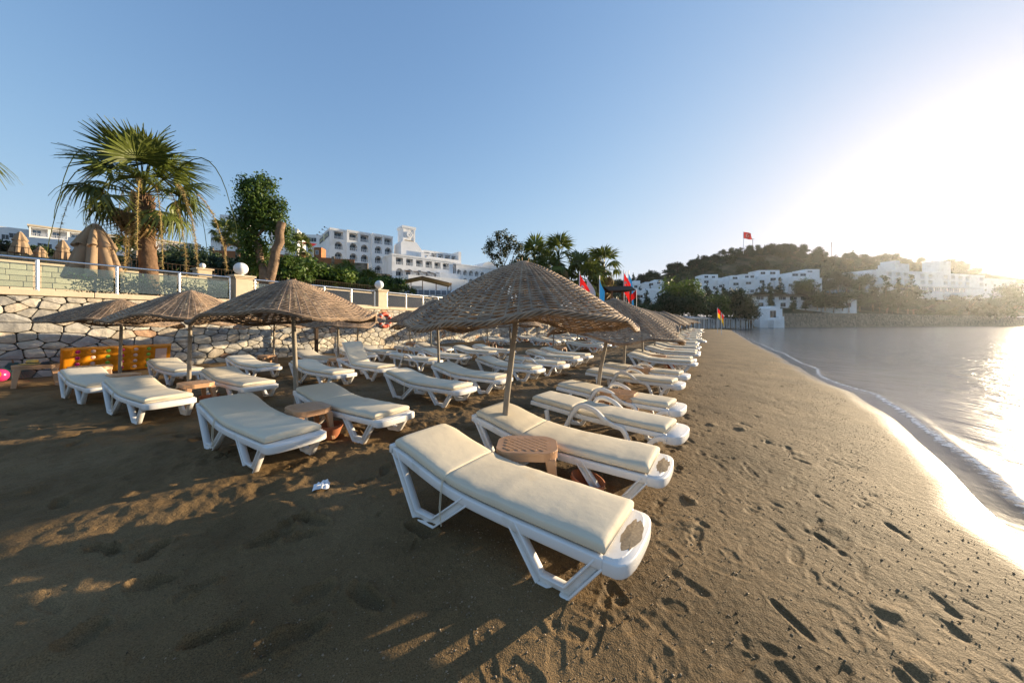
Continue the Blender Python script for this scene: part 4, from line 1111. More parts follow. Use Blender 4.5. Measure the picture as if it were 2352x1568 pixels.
def stalk(par, T, az, out, up, drop, tassel, sd, dry=False):
    g = random.Random(sd); q_ = MB(); pts = []
    for i in range(15):
        t = i / 14
        h = out * (1 - (1 - t) ** 1.7); z = up * math.sin(min(1, t * 1.25) * math.pi * .8) - drop * max(0, t - .38) ** 1.5 * 2.1
        pts.append(Vector((math.cos(az) * h, math.sin(az) * h, z)) + T)
    q_.cur = 0; q_.tube(pts, [(.016 if tassel else .028) - (.010 if tassel else .018) * i / 14 for i in range(15)], 4)
    q_.cur = 1
    if tassel:
        for i in range(int(280 * tassel)):
            t = g.uniform(.45, .999); k_ = int(t * 14); p = pts[k_].lerp(pts[min(14, k_ + 1)], t * 14 - k_)
            d = Vector((g.uniform(-1, 1), g.uniform(-1, 1), g.uniform(-1.3, .3))).normalized() * g.uniform(.03, .13)
            w = d.cross(Vector((g.uniform(-1, 1), g.uniform(-1, 1), .3))).normalized() * .006
            q_.add([p - w, p + w, p + d + w * .4, p + d - w * .4], [(0, 1, 2, 3)])
    return q_.build('flower_stalk', [M['stalk'] if not dry else M['frond'], M['tassel']], par)
g = random.Random(12)
for k, (az, out, up, drop, ts, dry) in enumerate([(3.0, 4.3, 2.2, 1.9, 0, 1), (3.2, 3.5, 1.2, 3.6, 0, 1), (2.7, 2.6, .9, 2.6, .8, 1), (3.6, 2.2, .7, 2.4, 1.0, 1), (2.2, 3.2, 2.6, .8, 0, 1), (.1, 3.4, 1.7, 2.4, 0, 1), (-.2, 3.1, 1.0, 3.0, 0, 1),
     (-.1, 2.3, .5, 2.6, 2.2, 0), (.3, 2.7, .4, 2.9, 2.4, 0), (-.5, 2.0, .4, 3.1, 2.2, 0), (-.8, 2.4, .4, 2.6, 2.0, 0), (.0, 1.7, .3, 3.2, 2.0, 0), (-1.3, .7, .2, 2.7, 2.6, 0), (-1.7, .55, .1, 3.0, 2.4, 0), (3.3, 2.0, .3, 2.5, 1.4, 1), (-.25, 2.9, .5, 3.4, 1.6, 0)]):
    stalk(pm_, PT, az, out, up, drop, ts, k, dry)

# palm off to the side whose frond tips reach into the picture
bp2 = at(-235, 690, 17.0); tp2_ = at(-225, 345, 17.0)
palm((bp2.x, bp2.y, COP - .05), tp2_, 'fan palm standing past the left edge with two frond tips showing', .34, .25, 16, 4, 1.0, seed=15)
# broad leafed tree with a sawn limb
tb_ = at(612, 703, 24); tb_.z = COP - .05
tr = empty('broadleaf_tree', tb_, 0, 'dense green tree with a forked trunk and one sawn off limb behind the terrace', 'tree')
q_ = MB()
limb(q_, (0, 0, 0), (-.05, 0, 1.9), .34, .27, 9, 5, .02, 1)
limb(q_, (.08, 0, .9), (.78, .05, 4.45), .25, .20, 9, 7, .02, 2)
limb(q_, (-.1, 0, 1.6), (-.75, .1, 4.0), .22, .12, 8, 6, .04, 3)
limb(q_, (-.6, .1, 3.2), (-.2, .2, 5.4), .11, .05, 6, 5, .06, 4); limb(q_, (-.7, .1, 3.6), (-1.2, -.2, 5.2), .09, .04, 6, 5, .06, 5)
q_.build('trunk', M['bark'], tr, smooth=True)
cb = [(-.55, 0, 5.6, .85), (-.2, .1, 6.4, .62), (-.95, -.1, 6.2, .6), (-1.1, .1, 4.7, .75), (-.3, .2, 4.8, .8), (-.9, 0, 3.8, .6), (.35, .5, 4.2, .62), (-.6, .3, 3.2, .62), (-1.1, .2, 2.7, .5), (.75, .6, 3.4, .42), (.2, .35, 5.3, .62), (-.55, .3, 2.2, .5), (.85, .5, 2.5, .3)]
link('crown', leaf_cloud('crown', cb, 15000, .075, M['leaf'], clump=16, spread=.2, seed=4), tr)

# low hedge on the terrace behind the glass
hg = empty('hedge', AP(4.9, WALL_P - 1.0, COP - .03), YAW_A, 'low bright green hedge behind the balustrade under the palm', 'hedge')
link('foliage', leaf_cloud('foliage', [(-1.9 + i * .62, random.uniform(-.1, .1), .33, (.55, .35, .36)) for i in range(8)], 5200, .045, M['leaf_bright'], clump=14, spread=.25, seed=9), hg)

def bush(px_, py_, Y, rx, rz, mt, label, group, n=2600, size=.13, seed=0, name='bush', base=None):
    c = at(px_, py_, Y); g = random.Random(seed)
    zb = landz(c.x, c.y) if base is None else base
    if zb < 0: zb = COP
    o = empty(name, (c.x, c.y, zb), 0, label, 'bush', group)
    top = c.z - zb; h = max(top, rz * 1.2)
    bl = [(g.uniform(-.6, .6) * rx, g.uniform(-.5, .5) * rx, h * g.uniform(.25, .78), (rx * g.uniform(.45, .7), rx * g.uniform(.45, .7), h * g.uniform(.22, .34))) for i in range(9)]
    link('foliage', leaf_cloud('foliage', bl, n, size, mt, clump=13, spread=.22, seed=seed + 50, gap=.18), o)
    q_ = MB()
    for i in range(3): limb(q_, (0, 0, -.3), (g.uniform(-.4, .4) * rx, g.uniform(-.4, .4) * rx, h * .6), .09, .03, 5, 3, .08, i)
    q_.build('stems', M['bark'], o)
    return o
gb = 'green bushes massed below the hotel'
for i, (x, y, Y, rx, mt) in enumerate([(655, 612, 40, 2.6, 'leaf'), (700, 598, 46, 3.0, 'leaf'), (750, 600, 50, 3.2, 'leaf_bright'), (795, 618, 50, 3.0, 'leaf_bright'), (835, 642, 48, 2.6, 'leaf_bright'), (690, 650, 34, 1.7, 'leaf'), (735, 655, 36, 1.9, 'leaf'), (780, 652, 38, 2.0, 'leaf_bright'), (660, 660, 31, 1.3, 'leaf'), (870, 662, 50, 1.8, 'leaf_dark'), (905, 668, 54, 1.8, 'leaf')]):
    bush(x, y, Y, rx, 1.5, M[mt], ['tall green bush right beside the sawn limb of the broad leafed tree', 'tall green bush under the left corner of the arched hotel', 'highest yellow green bush in front of the hotel arches', 'yellow green bush between the highest bush and the stone annexe', 'yellow green bush sloping down toward the pergola restaurant', 'low green bush behind the second globe lamp parasol peak', 'low green bush under the tall one at the hotel corner', 'low yellow green bush under the highest bush', 'small green bush at the foot of the broad leafed tree', 'small dark bush just before the pergola restaurant', 'small green bush at the camera side of the pergola posts'][i], gb, 3000, .15, 100 + i)
gd = 'dark shrubs on the slope behind the palm'
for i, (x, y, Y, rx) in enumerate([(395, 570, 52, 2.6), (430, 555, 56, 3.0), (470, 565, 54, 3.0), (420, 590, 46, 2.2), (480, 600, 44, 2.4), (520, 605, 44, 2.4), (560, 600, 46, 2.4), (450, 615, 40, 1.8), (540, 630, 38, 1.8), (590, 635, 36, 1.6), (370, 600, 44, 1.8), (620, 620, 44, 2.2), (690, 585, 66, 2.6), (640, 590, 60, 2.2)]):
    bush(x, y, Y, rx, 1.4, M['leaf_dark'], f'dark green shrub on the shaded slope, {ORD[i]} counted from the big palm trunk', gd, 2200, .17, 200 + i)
gs = 'shrubs around the apartment blocks'
for i, (x, y, Y, rx) in enumerate([(118, 575, 95, 2.2), (150, 583, 90, 2.0), (60, 590, 70, 2.2), (100, 596, 66, 1.8), (240, 590, 80, 2.4), (280, 592, 80, 2.2), (20, 590, 60, 1.6), (340, 600, 66, 2.2), (185, 598, 64, 1.8), (215, 580, 90, 2.0)]):
    bush(x, y, Y, rx, 1.2, M['leaf_dark'], 'dark shrub at the foot of the apartment blocks', gs, 1200, .2, 300 + i)
for i, (x, y, Y, l) in enumerate([(517, 540, 74, 'small fan palm in front of the white villa, second from its window'), (548, 547, 72, 'small fan palm between the white villa and the broad leafed tree'), (692, 570, 76, 'small fan palm beside the dark red awning'), (295, 592, 52, 'short fan palm behind the closed parasols near the big palm trunk')]):
    c = at(x, y, Y); z = landz(c.x, c.y); palm((c.x, c.y, min(z, c.z - 1)), c, l, .22, .16, 22, 6, 1.0, True, 'small palms on the slope', 40 + i)
for i, (x, y, Y) in enumerate([(800, 640, 40), (845, 660, 41), (770, 662, 37), (900, 690, 46), (940, 690, 50)]):
    c = at(x, y, Y); palm((c.x, c.y, min(landz(c.x, c.y), c.z - .6)), c, ['low fan palm bush in the middle of the yellow green bushes', 'low fan palm bush at the lower end of the yellow green bushes', 'low fan palm bush before the highest bush', 'low fan palm bush beside the stone annexe', 'low fan palm bush next to the pergola posts'][i], .2, .16, 15, 4, .62, True, 'low palms below the hotel', 60 + i)
for i, (x, y, Y, l, s) in enumerate([(1228, 603, 60, 'fan palm at the left of the tall palm group beside the bare crowned tree', 1.15), (1283, 600, 57, 'tallest fan palm in the group above the reed parasol', 1.25), (1330, 632, 60, 'fan palm directly behind the red flag', 1.15), (1387, 620, 62, 'fan palm with hanging brown skirt beside the lifeguard tower', 1.2), (1352, 648, 58, 'lower fan palm behind the white and blue flags', 1.1), (1258, 640, 56, 'lower fan palm between the two tall palms', 1.1), (1203, 640, 62, 'lower fan palm next to the bare crowned tree', 1.0)]):
    c = at(x, y, Y); palm((c.x, c.y, COP - .05), c, l, .27, .2, 17, 8, s * 1.15, True, 'palm group behind the flags', 80 + i, skirt=20)
# conifer behind the palms and sparse tree
LEAFV = {}
def simple_tree(base, h, kind, label, group=None, seed=0, name=None):
    if kind not in LEAFV:
        L_ = []
        for s in range(3):
            g = random.Random(ord(kind[0]) * 7 + s)
            if kind == 'pine':
                bl = [(g.uniform(-.05, .05), g.uniform(-.05, .05), .16 + .8 * i / 9, ((.20 * (1 - i / 9.6) + .03) * g.uniform(.8, 1.2),) * 2 + (.06,)) for i in range(10)]
                cm = leaf_cloud('crown', bl, 1300, .036, M['leaf_dark'], clump=9, spread=.3, seed=s + 20, shell=.4)
            elif kind == 'round':
                bl = [(g.uniform(-.24, .24), g.uniform(-.24, .24), g.uniform(.35, .82), g.uniform(.15, .25)) for i in range(10)]
                cm = leaf_cloud('crown', bl, 2600, .036, M['leaf_dark'], clump=10, spread=.26, seed=s + 30)
            elif kind == 'bright':
                bl = [(g.uniform(-.24, .24), g.uniform(-.24, .24), g.uniform(.35, .80), g.uniform(.15, .25)) for i in range(10)]
                cm = leaf_cloud('crown', bl, 3200, .030, M['leaf_bright'], clump=10, spread=.26, seed=s + 35, gap=.1)
            elif kind == 'scrub':
                bl = [(g.uniform(-.5, .5), g.uniform(-.5, .5), g.uniform(.2, .6), (g.uniform(.25, .45), g.uniform(.25, .45), g.uniform(.2, .35))) for i in range(7)]
                cm = leaf_cloud('crown', bl, 420, .10, M['leaf_olive'], clump=8, spread=.25, seed=s + 40)
            elif kind == 'spread':
                bl = [(g.uniform(-.4, .4), g.uniform(-.4, .4), g.uniform(.5, .85), (g.uniform(.16, .28), g.uniform(.16, .28), g.uniform(.08, .14))) for i in range(9)]
                cm = leaf_cloud('crown', bl, 800, .045, M['leaf_dark'], clump=9, spread=.26, seed=s + 60, gap=.2)
            q_ = MB(); limb(q_, (0, 0, -.05), (.01, 0, .75 if kind == 'pine' else .5), .022, .008, 6, 4, .03, s)
            if kind in ('round', 'spread', 'bright'):
                for a in range(3): limb(q_, (0, 0, .3), (.25 * math.cos(a * 2.1), .25 * math.sin(a * 2.1), .62), .012, .005, 5, 3, .05, a + s)
            L_.append((cm, q_.mesh('trunk', M['bark'])))
        LEAFV[kind] = L_
    cm, tm_ = random.Random(seed).choice(LEAFV[kind])
    o = empty(name or {'pine': 'conifer', 'scrub': 'bush'}.get(kind, 'tree'), base, random.Random(seed + 1).uniform(0, 6.28), label, 'bush' if kind == 'scrub' else 'tree', group)
    o.scale = (h, h, h)
    link('crown' if kind != 'scrub' else 'foliage', cm, o); link('trunk' if kind != 'scrub' else 'stem', tm_, o)
    return o
c = at(1370, 700, 66); simple_tree((c.x, c.y, COP), 9.3, 'pine', 'narrow dark conifer rising between the fan palms', seed=3)
c = at(1157, 690, 63)
sp = empty('sparse_tree', (c.x, c.y, COP), 0, 'airy tree with an open crown beside the tall palms', 'tree')
q_ = MB(); limb(q_, (0, 0, 0), (.2, 0, 5.5), .2, .13, 7, 5, .03, 1)
for a, (x, z) in enumerate([(-2.2, 9.0), (-1.0, 10.4), (.6, 10.6), (1.8, 9.2), (2.4, 7.6), (-1.6, 7.4)]): limb(q_, (.15, 0, 4.2 + .3 * a), (x, random.uniform(-.8, .8), z), .09, .03, 5, 5, .06, a + 9)
q_.build('trunk', M['bark'], sp)
link('crown', leaf_cloud('crown', [(-2.1, 0, 9.2, .9), (-1.2, .3, 10.5, 1.0), (-.2, 0, 11.0, .9), (.9, .2, 10.4, 1.0), (1.9, 0, 9.4, 1.0), (2.6, .2, 8.2, .9), (0, .5, 9.2, 1.1), (-1.4, .2, 8.2, .8), (1.6, .3, 7.4, .9), (3.0, 0, 7.0, .9), (-.6, 0, 7.2, .7)], 4200, .15, M['leaf_olive'], clump=12, spread=.2, gap=.28, seed=31), sp)

# trees at the end of the beach and below the houses
gt = 'trees at the end of the beach'
for i, (x, yb, yt, Y, kind, l) in enumerate([(1566, 742, 629, 118, 'bright', 'tall bright green rounded tree at the end of the beach'), (1522, 744, 662, 116, 'round', 'dark round tree beside the tall bright green one'), (1545, 744, 672, 112, 'round', None), (1590, 744, 668, 114, 'round', None), (1618, 744, 672, 120, 'round', None), (1646, 745, 672, 124, 'bright', 'yellow green tree over the pale shade frames'), (1672, 745, 668, 128, 'round', None), (1698, 745, 684, 132, 'round', None), (1722, 742, 690, 136, 'round', 'dark round tree beside the white bathing hut'), (1505, 742, 690, 112, 'round', None), (1470, 744, 690, 108, 'round', None), (1440, 744, 695, 106, 'round', None), (1640, 744, 690, 116, 'round', None)]):
    c = at(x, yb, Y); h = (yb - yt) / F * Y
    simple_tree((c.x, c.y, CAM_H + (740 - yb) / F * Y), h, kind, l or f'dark leafy tree behind the shade frames, standing {[0, 0, "between the bright tree and its dark neighbour", "just seaward of the tall bright tree", "second seaward of the tall bright tree", 0, "seaward of the yellow green tree", "third from the bathing hut", 0, "landward of the dark round tree", "beside the big plain white building", "closest to the lifeguard tower", "under the yellow green tree"][i]}', gt, 500 + i)
gc = 'small conifers in front of the white houses'
for i, (x, yt, yb, Y) in enumerate([(1625, 657, 700, 195), (1648, 664, 702, 192), (1663, 660, 700, 193), (1700, 663, 703, 192), (1752, 653, 698, 194), (1766, 655, 700, 193), (1790, 646, 700, 195), (1738, 668, 702, 190), (1470, 660, 682, 205), (1494, 658, 682, 206), (1770, 676, 712, 178), (1878, 660, 710, 180), (1895, 662, 712, 182), (1850, 684, 712, 178), (1822, 684, 713, 178), (1975, 640, 712, 196), (2005, 652, 712, 200), (2036, 644, 716, 204), (2062, 650, 716, 206), (2098, 642, 718, 214), (2085, 660, 718, 210), (1935, 672, 712, 188)]):
    c = at(x, yb, Y); simple_tree((c.x, c.y, c.z), (yb - yt) / F * Y * 1.16, 'pine', f'dark pointed conifer before the white buildings across the bay, {ORD[i] if i < 20 else str(i)} counted'.replace(', 20 counted', ', beside the tallest one').replace(', 21 counted', ', at the dark eave end') if False else ['conifer before the round tree house, slim and dark', 'conifer at the right wall of the house behind the round tree', 'conifer in the gap before the two cube house', 'conifer before the middle of the two cube house', 'conifer under the dark pergola house, nearer the flag', 'conifer under the dark pergola house, second of its pair', 'tallest conifer before the dark pergola house', 'conifer in the gap between the two cube house and the pergola house', 'small conifer before the small cube house by the flags', 'small conifer before the cube house beside the flags', 'conifer in front of the long eave row, near its start', 'conifer at the corner of the widest white house', 'conifer just seaward of the widest white house', 'small conifer before the eave row under the widest house', 'small conifer before the middle of the eave row', 'tall conifer at the low wing of the sea hotel', 'conifer right beside the tall one at the sea hotel wing', 'tall pointed conifer before the first balconies of the sea hotel', 'conifer just behind the tall pointed one at the sea hotel', 'tall conifer under the first roof cube of the sea hotel', 'conifer in front of the one under the roof cube', 'conifer at the far end of the dark eave row'][i], gc, 600 + i)
gr_ = 'leafy trees between the houses and the sea wall'
for i, (x, yt, yb, Y, k) in enumerate([(1845, 642, 690, 200, 'bright'), (1860, 650, 700, 198, 'round'), (1886, 668, 716, 184, 'round'), (1915, 672, 716, 186, 'round'), (1950, 668, 716, 190, 'spread'), (2020, 684, 720, 204, 'spread'), (2050, 690, 720, 208, 'round'), (2130, 686, 722, 220, 'spread'), (2160, 696, 724, 226, 'round'), (2195, 688, 726, 230, 'round'), (2225, 672, 726, 234, 'spread'), (2262, 684, 728, 240, 'round'), (2300, 664, 728, 246, 'round'), (2335, 680, 728, 250, 'spread'), (2250, 690, 730, 232, 'scrub'), (2120, 700, 726, 214, 'scrub'), (2180, 704, 730, 222, 'scrub'), (2310, 700, 732, 242, 'scrub'), (1925, 630, 668, 232, 'round'), (1945, 632, 672, 236, 'round'), (1905, 640, 676, 228, 'round'), (1965, 640, 676, 236, 'round'), (1985, 628, 664, 244, 'round')]):
    c = at(x, yb, Y); simple_tree((c.x, c.y, c.z), (yb - yt) / F * Y * 1.1, k, ['bright tree in front of the widest white house', 'dark tree beside the bright one at the widest house', 'dark tree hanging over the end of the widest house', 'dark tree before the eave row, seaward of the widest house', 'flat crowned dark tree before the end of the eave row', 'dark tree under the low wing of the sea hotel', 'dark tree below the first balconies of the sea hotel', 'dark tree under the glazed floor, first along it', 'dark tree under the glazed floor, second along it', 'dark tree at the end of the glazed floor', 'dark tree below the second roof cube', 'dark tree at the step where the hotel turns pale', 'tall dark tree below the pale far part of the hotel', 'last dark tree by the edge of the sea glare', 'scrub bush above the sea wall below the hotel step', 'scrub bush above the sea wall, first of three', 'scrub bush above the sea wall, middle of three', 'scrub bush above the sea wall beside the glare', 'dark tree on the slope above the eave row end', 'dark tree second on the slope above the eave row', 'dark tree behind the roof of the widest house', 'dark tree beside the low wing of the sea hotel', 'dark tree rising behind the low wing of the sea hotel'][i], gr_ if k != 'scrub' else 'scrub above the sea wall', 700 + i)
g = random.Random(77); n = 0
houses_ok = lambda r, Y: not (.33 < r < .93 and 135 < Y < 184) and not (1.01 < r and Y > 180 and Y < 247)
cnt = {'pine': 0, 'round': 0, 'scrub': 0, 'spread': 0}
while n < 290:
    r = g.uniform(.26, 1.36); Y = g.uniform(128, 264) if g.random() < .62 else g.uniform(244, 262)
    ys = float(np.interp(r, _sr, _sy))
    if Y < ys + 34 or not houses_ok(r, Y): continue
    x = r * Y; z = landz(x, Y)
    kind = g.choices(['scrub', 'round', 'pine', 'spread'], [.30, .40, .14, .16])[0]
    h = {'scrub': g.uniform(3.5, 6), 'round': g.uniform(4.5, 8.5), 'pine': g.uniform(5, 9), 'spread': g.uniform(4, 7.5)}[kind]
    lab = {'scrub': 'rounded olive green scrub bush on the dry hillside', 'round': 'dark leafy tree on the dry hillside across the bay', 'pine': 'dark pointed conifer on the hillside across the bay', 'spread': 'flat topped dark tree on the hillside across the bay'}[kind]
    simple_tree((x, Y, z - .2), h, kind, lab, {'scrub': 'scrub bushes on the hillside', 'round': 'leafy trees on the hillside', 'pine': 'conifers on the hillside', 'spread': 'flat topped trees on the hillside'}[kind], 900 + n)
    n += 1
# carpet of low scrub over the hill
pts = []
gg = np.random.default_rng(5)
r = gg.uniform(.24, 1.5, 60000); Yv = gg.uniform(142, 268, 60000); xx = r * Yv
dn = fbm(xx * .045, Yv * .045, 4); zz = land(xx, Yv)
kp = (dn > -.005) & (zz > 6) & (Yv > np.interp(r, _sr, _sy) + 36)
P3 = np.stack([xx, Yv, zz + .5], 1)[kp]; m = len(P3)
nr_ = gg.normal(size=(m, 3)) * .6 + np.array([0, -.5, .8]); nr_ /= np.linalg.norm(nr_, axis=1)[:, None]
t1_ = np.cross(nr_, gg.normal(size=(m, 3))); t1_ /= np.linalg.norm(t1_, axis=1)[:, None]; b1_ = np.cross(nr_, t1_); s_ = gg.uniform(.4, 1.1, m)[:, None]
sv = np.stack([P3 - t1_ * s_, P3 - b1_ * s_ * .7, P3 + t1_ * s_, P3 + b1_ * s_ * .7], 1).reshape(-1, 3)
tag(link('scrub', fast_mesh('scrub', sv, np.arange(m * 4).reshape(-1, 4), M['leaf_olive'], smooth=False)), 'low olive scrub carpeting the hillside across the bay', None, None, 'stuff')
# ---------------------------------------------------------------- sun loungers
def smooth_path(pts, n=6):            # Catmull-Rom through (x,z)
    out = []
    for i in range(len(pts) - 1):
        p0 = pts[max(0, i - 1)]; p1 = pts[i]; p2 = pts[i + 1]; p3 = pts[min(len(pts) - 1, i + 2)]
        for k in range(n):
            t = k / n
            out.append(tuple(.5 * (2 * p1[j] + (p2[j] - p0[j]) * t + (2 * p0[j] - 5 * p1[j] + 4 * p2[j] - p3[j]) * t * t + (3 * p1[j] - p0[j] - 3 * p2[j] + p3[j]) * t ** 3) for j in (0, 1)))
    out.append(tuple(pts[-1])); return out
def interp(pts, x):
    return float(np.interp(x, [p[0] for p in pts], [p[1] for p in pts]))
def cushion(x0, x1, width, base, th=.068, nx=22, seed=0, dimple=.0):
    """padded cushion lying on base(x): rounded rectangle section swept along x"""
    g = np.random.default_rng(seed); ring = 26; vs_ = []; fs = []
    TS = [0, .006, .018, .035] + [.035 + .93 * k / (nx - 6) for k in range(1, nx - 6)] + [.965, .982, .994, 1]; nx = len(TS) - 1
    off = g.uniform(0, 50)
    for i in range(nx + 1):
        t = TS[i]; x = x0 + (x1 - x0) * t
        e = min(t, 1 - t) * (x1 - x0)                      # distance from the end
        cap = 1.0 if e > .03 else math.sqrt(max(0, 1 - (1 - e / .03) ** 2))
        hh = th * (.55 + .45 * cap) / 2; ww = width / 2 * (.985 + .015 * cap)
        zc = base(x) + th / 2
        dx = base(x + .01) - base(x - .01)
        sl = Vector((-dx, .02)).normalized()
        for k in range(ring):
            a = 2 * math.pi * k / ring; c, s = math.cos(a), math.sin(a)
            y = ww * math.copysign(abs(c) ** .22, c); n_ = hh * math.copysign(abs(s) ** .42, s)
            if s > 0:
                n_ += .014 * (1 - (y / ww) ** 2) * cap + .010 * (vnoise(np.array([x * 5 + off]), np.array([y * 7]))[0] - .5) + .005 * (vnoise(np.array([x * 16 + off]), np.array([y * 5 + 9]))[0] - .5)
            vs_.append((x + sl.x * n_, y, zc + sl.y * n_))
    for i in range(nx):
        for k in range(ring):
            k2 = (k + 1) % ring; fs.append((i * ring + k, (i + 1) * ring + k, (i + 1) * ring + k2, i * ring + k2))
    fs.append(tuple(range(ring))); fs.append(tuple(nx * ring + k for k in range(ring - 1, -1, -1)))
    q_ = MB(); q_.add(vs_, fs); return q_
RAIL_A = [(0.0, .485), (.18, .455), (.42, .40), (.66, .352), (.9, .328), (1.3, .318), (1.75, .316), (1.98, .316)]
railA = smooth_path(RAIL_A, 4)
def foot_outline(x0, w, L_, n=14, pw=.62):
    pts = [(x0, -w)]
    for i in range(n + 1):
        a = -math.pi / 2 + math.pi * i / n
        pts.append((x0 + L_ * abs(math.cos(a)) ** pw, w * math.copysign(abs(math.sin(a)) ** .75, math.sin(a))))
    pts.append((x0, w)); 
    out = []
    for p in pts:
        if not out or (abs(p[0] - out[-1][0]) + abs(p[1] - out[-1][1])) > 1e-4: out.append(p)
    return out
LW = .335
def lounger_A(seed=0, up=False):
    o = empty('sun_lounger')
    q_ = MB()
    for s in (-1, 1):
        y0, y1 = (LW - .055, LW) if s > 0 else (-LW, -LW + .055)
        q_.ribbon([(x, z - .033) for x, z in railA], -.033, .033, y0, y1)
    # head bar, slats, foot plate
    q_.box(-.035, .03, -LW, LW, .43, .50)
    for k in range(11):
        x = .12 + k * .17; z = interp(railA, x) - .03
        q_.box(x, x + .12, -LW + .055, LW - .055, z - .02, z)
    q_.prism(foot_outline(1.975, LW, .165, pw=.45), .235, .312)
    fr_ = q_.build('frame', M['plastic'], o, smooth=True, bevel=.010, segs=2)
    lip = MB(); lip.prism([(x, y) for x, y in foot_outline(1.972, LW - .035, .125, pw=.5)], .306, .318); lip.build('foot_plate', M['plastic'], o, bevel=.004)
    def leg(path, s, nm):
        l = MB(); ya, yb = (LW - .058, LW + .004) if s > 0 else (-LW - .004, -LW + .058)
        l.ribbon(path, -.036, -.022, ya, yb); l.ribbon(path, .022, .036, ya, yb)
        wa, wb = (ya, ya + .03) if s > 0 else (yb - .03, yb)
        l.ribbon(path, -.022, .022, wa, wb)
        l.build(nm, M['plastic'], o, smooth=True, bevel=.004)
    for s in (-1, 1):
        leg([(.045, .45), (.33, .034), (.55, .034), (.90, .30)], s, 'leg')
        leg([(1.335, .29), (1.56, .034), (1.755, .034), (1.955, .28)], s, 'leg')
    base = lambda x: interp(railA, x) + .002
    if up:
        ang = R(52); hx, hz = .70, .36
        m_ = cushion(0, .72, .62, lambda x: 0, seed=seed)
        Mx = Matrix.Translation((hx, 0, hz)) @ Matrix.Rotation(ang, 4, 'Y') @ Matrix.Translation((-.72, 0, 0)); m_.xf(Mx)
        m_.build('back_cushion', M['cushion'], o, smooth=True)
        b_ = MB(); b_.box(-.04, .72, -.30, .30, -.05, -.005); b_.xf(Mx); b_.build('backrest', M['plastic'], o, bevel=.01)
        cushion(.70, 1.96, .625, base, nx=30, seed=seed + 1).build('seat_cushion', M['cushion'], o, smooth=True)
    else:
        cushion(.015, .668, .625, base, seed=seed).build('back_cushion', M['cushion'], o, smooth=True)
        cushion(.66, 1.985, .625, base, nx=34, seed=seed + 1).build('seat_cushion', M['cushion'], o, smooth=True)
    t_ = MB()
    for dy, l in ((0, .27), (.012, .22)):
        t_.tube([(.664, -LW + .01 - dy, .40), (.667, -LW - .012 - dy, .33), (.66, -LW - .016 - dy, .33 - l * .6), (.672, -LW - .014 - dy, .33 - l)], .004, 4)
    t_.build('tie_cord', M['cushion'], o)
    return o
def lounger_B(seed=0):
    o = empty('sun_lounger')
    q_ = MB(); base_pts = [(-.02, .40), (.5, .37), (.9, .345), (1.4, .335), (2.0, .33)]
    for s in (-1, 1):
        y0, y1 = (LW - .075, LW - .03) if s > 0 else (-LW + .03, -LW + .075)
        q_.ribbon([(x, z - .04) for x, z in base_pts], -.03, .03, y0, y1)
    for k in range(12):
        x = .02 + k * .165; z = interp(base_pts, x) - .02; q_.box(x, x + .12, -LW + .06, LW - .06, z - .02, z)
    q_.prism(foot_outline(1.97, LW + .01, .21, pw=.55), .225, .315)
    q_.build('frame', M['plastic'], o, smooth=True, bevel=.02, segs=2)
    loopA = smooth_path([(.30, .315), (.34, .12), (.375, .03), (.47, .022), (.565, .03), (.70, .27), (.80, .41), (.86, .455), (.96, .462), (1.10, .425), (1.24, .335), (1.36, .30), (1.46, .285), (1.53, .20), (1.60, .03)], 4)
    loopB = smooth_path([(1.60, .03), (1.66, .02), (1.72, .028), (1.82, .19), (1.92, .265), (2.02, .275)], 4)
    for s in (-1, 1):
        y = s * (LW + .0)
        for nm, lp in (('arm_leg', loopA), ('leg', loopB)):
            l = MB(); l.ribbon(lp, -.028, .028, y - .03, y + .03); l.build(nm, M['plastic'], o, smooth=True, bevel=.012, segs=2)
    base = lambda x: interp(base_pts, x) - .012
    cushion(.0, .70, .58, base, seed=seed).build('back_cushion', M['cushion'], o, smooth=True)
    cushion(.695, 1.99, .58, base, nx=34, seed=seed + 1).build('seat_cushion', M['cushion'], o, smooth=True)
    t_ = MB()
    for dy, l in ((0, .24), (.014, .30)): t_.tube([(.70, -LW + .03 - dy, .40), (.70, -LW + .0 - dy, .33), (.705, -LW + .0 - dy, .34 - l)], .004, 4)
    t_.build('tie_cord', M['cushion'], o)
    return o
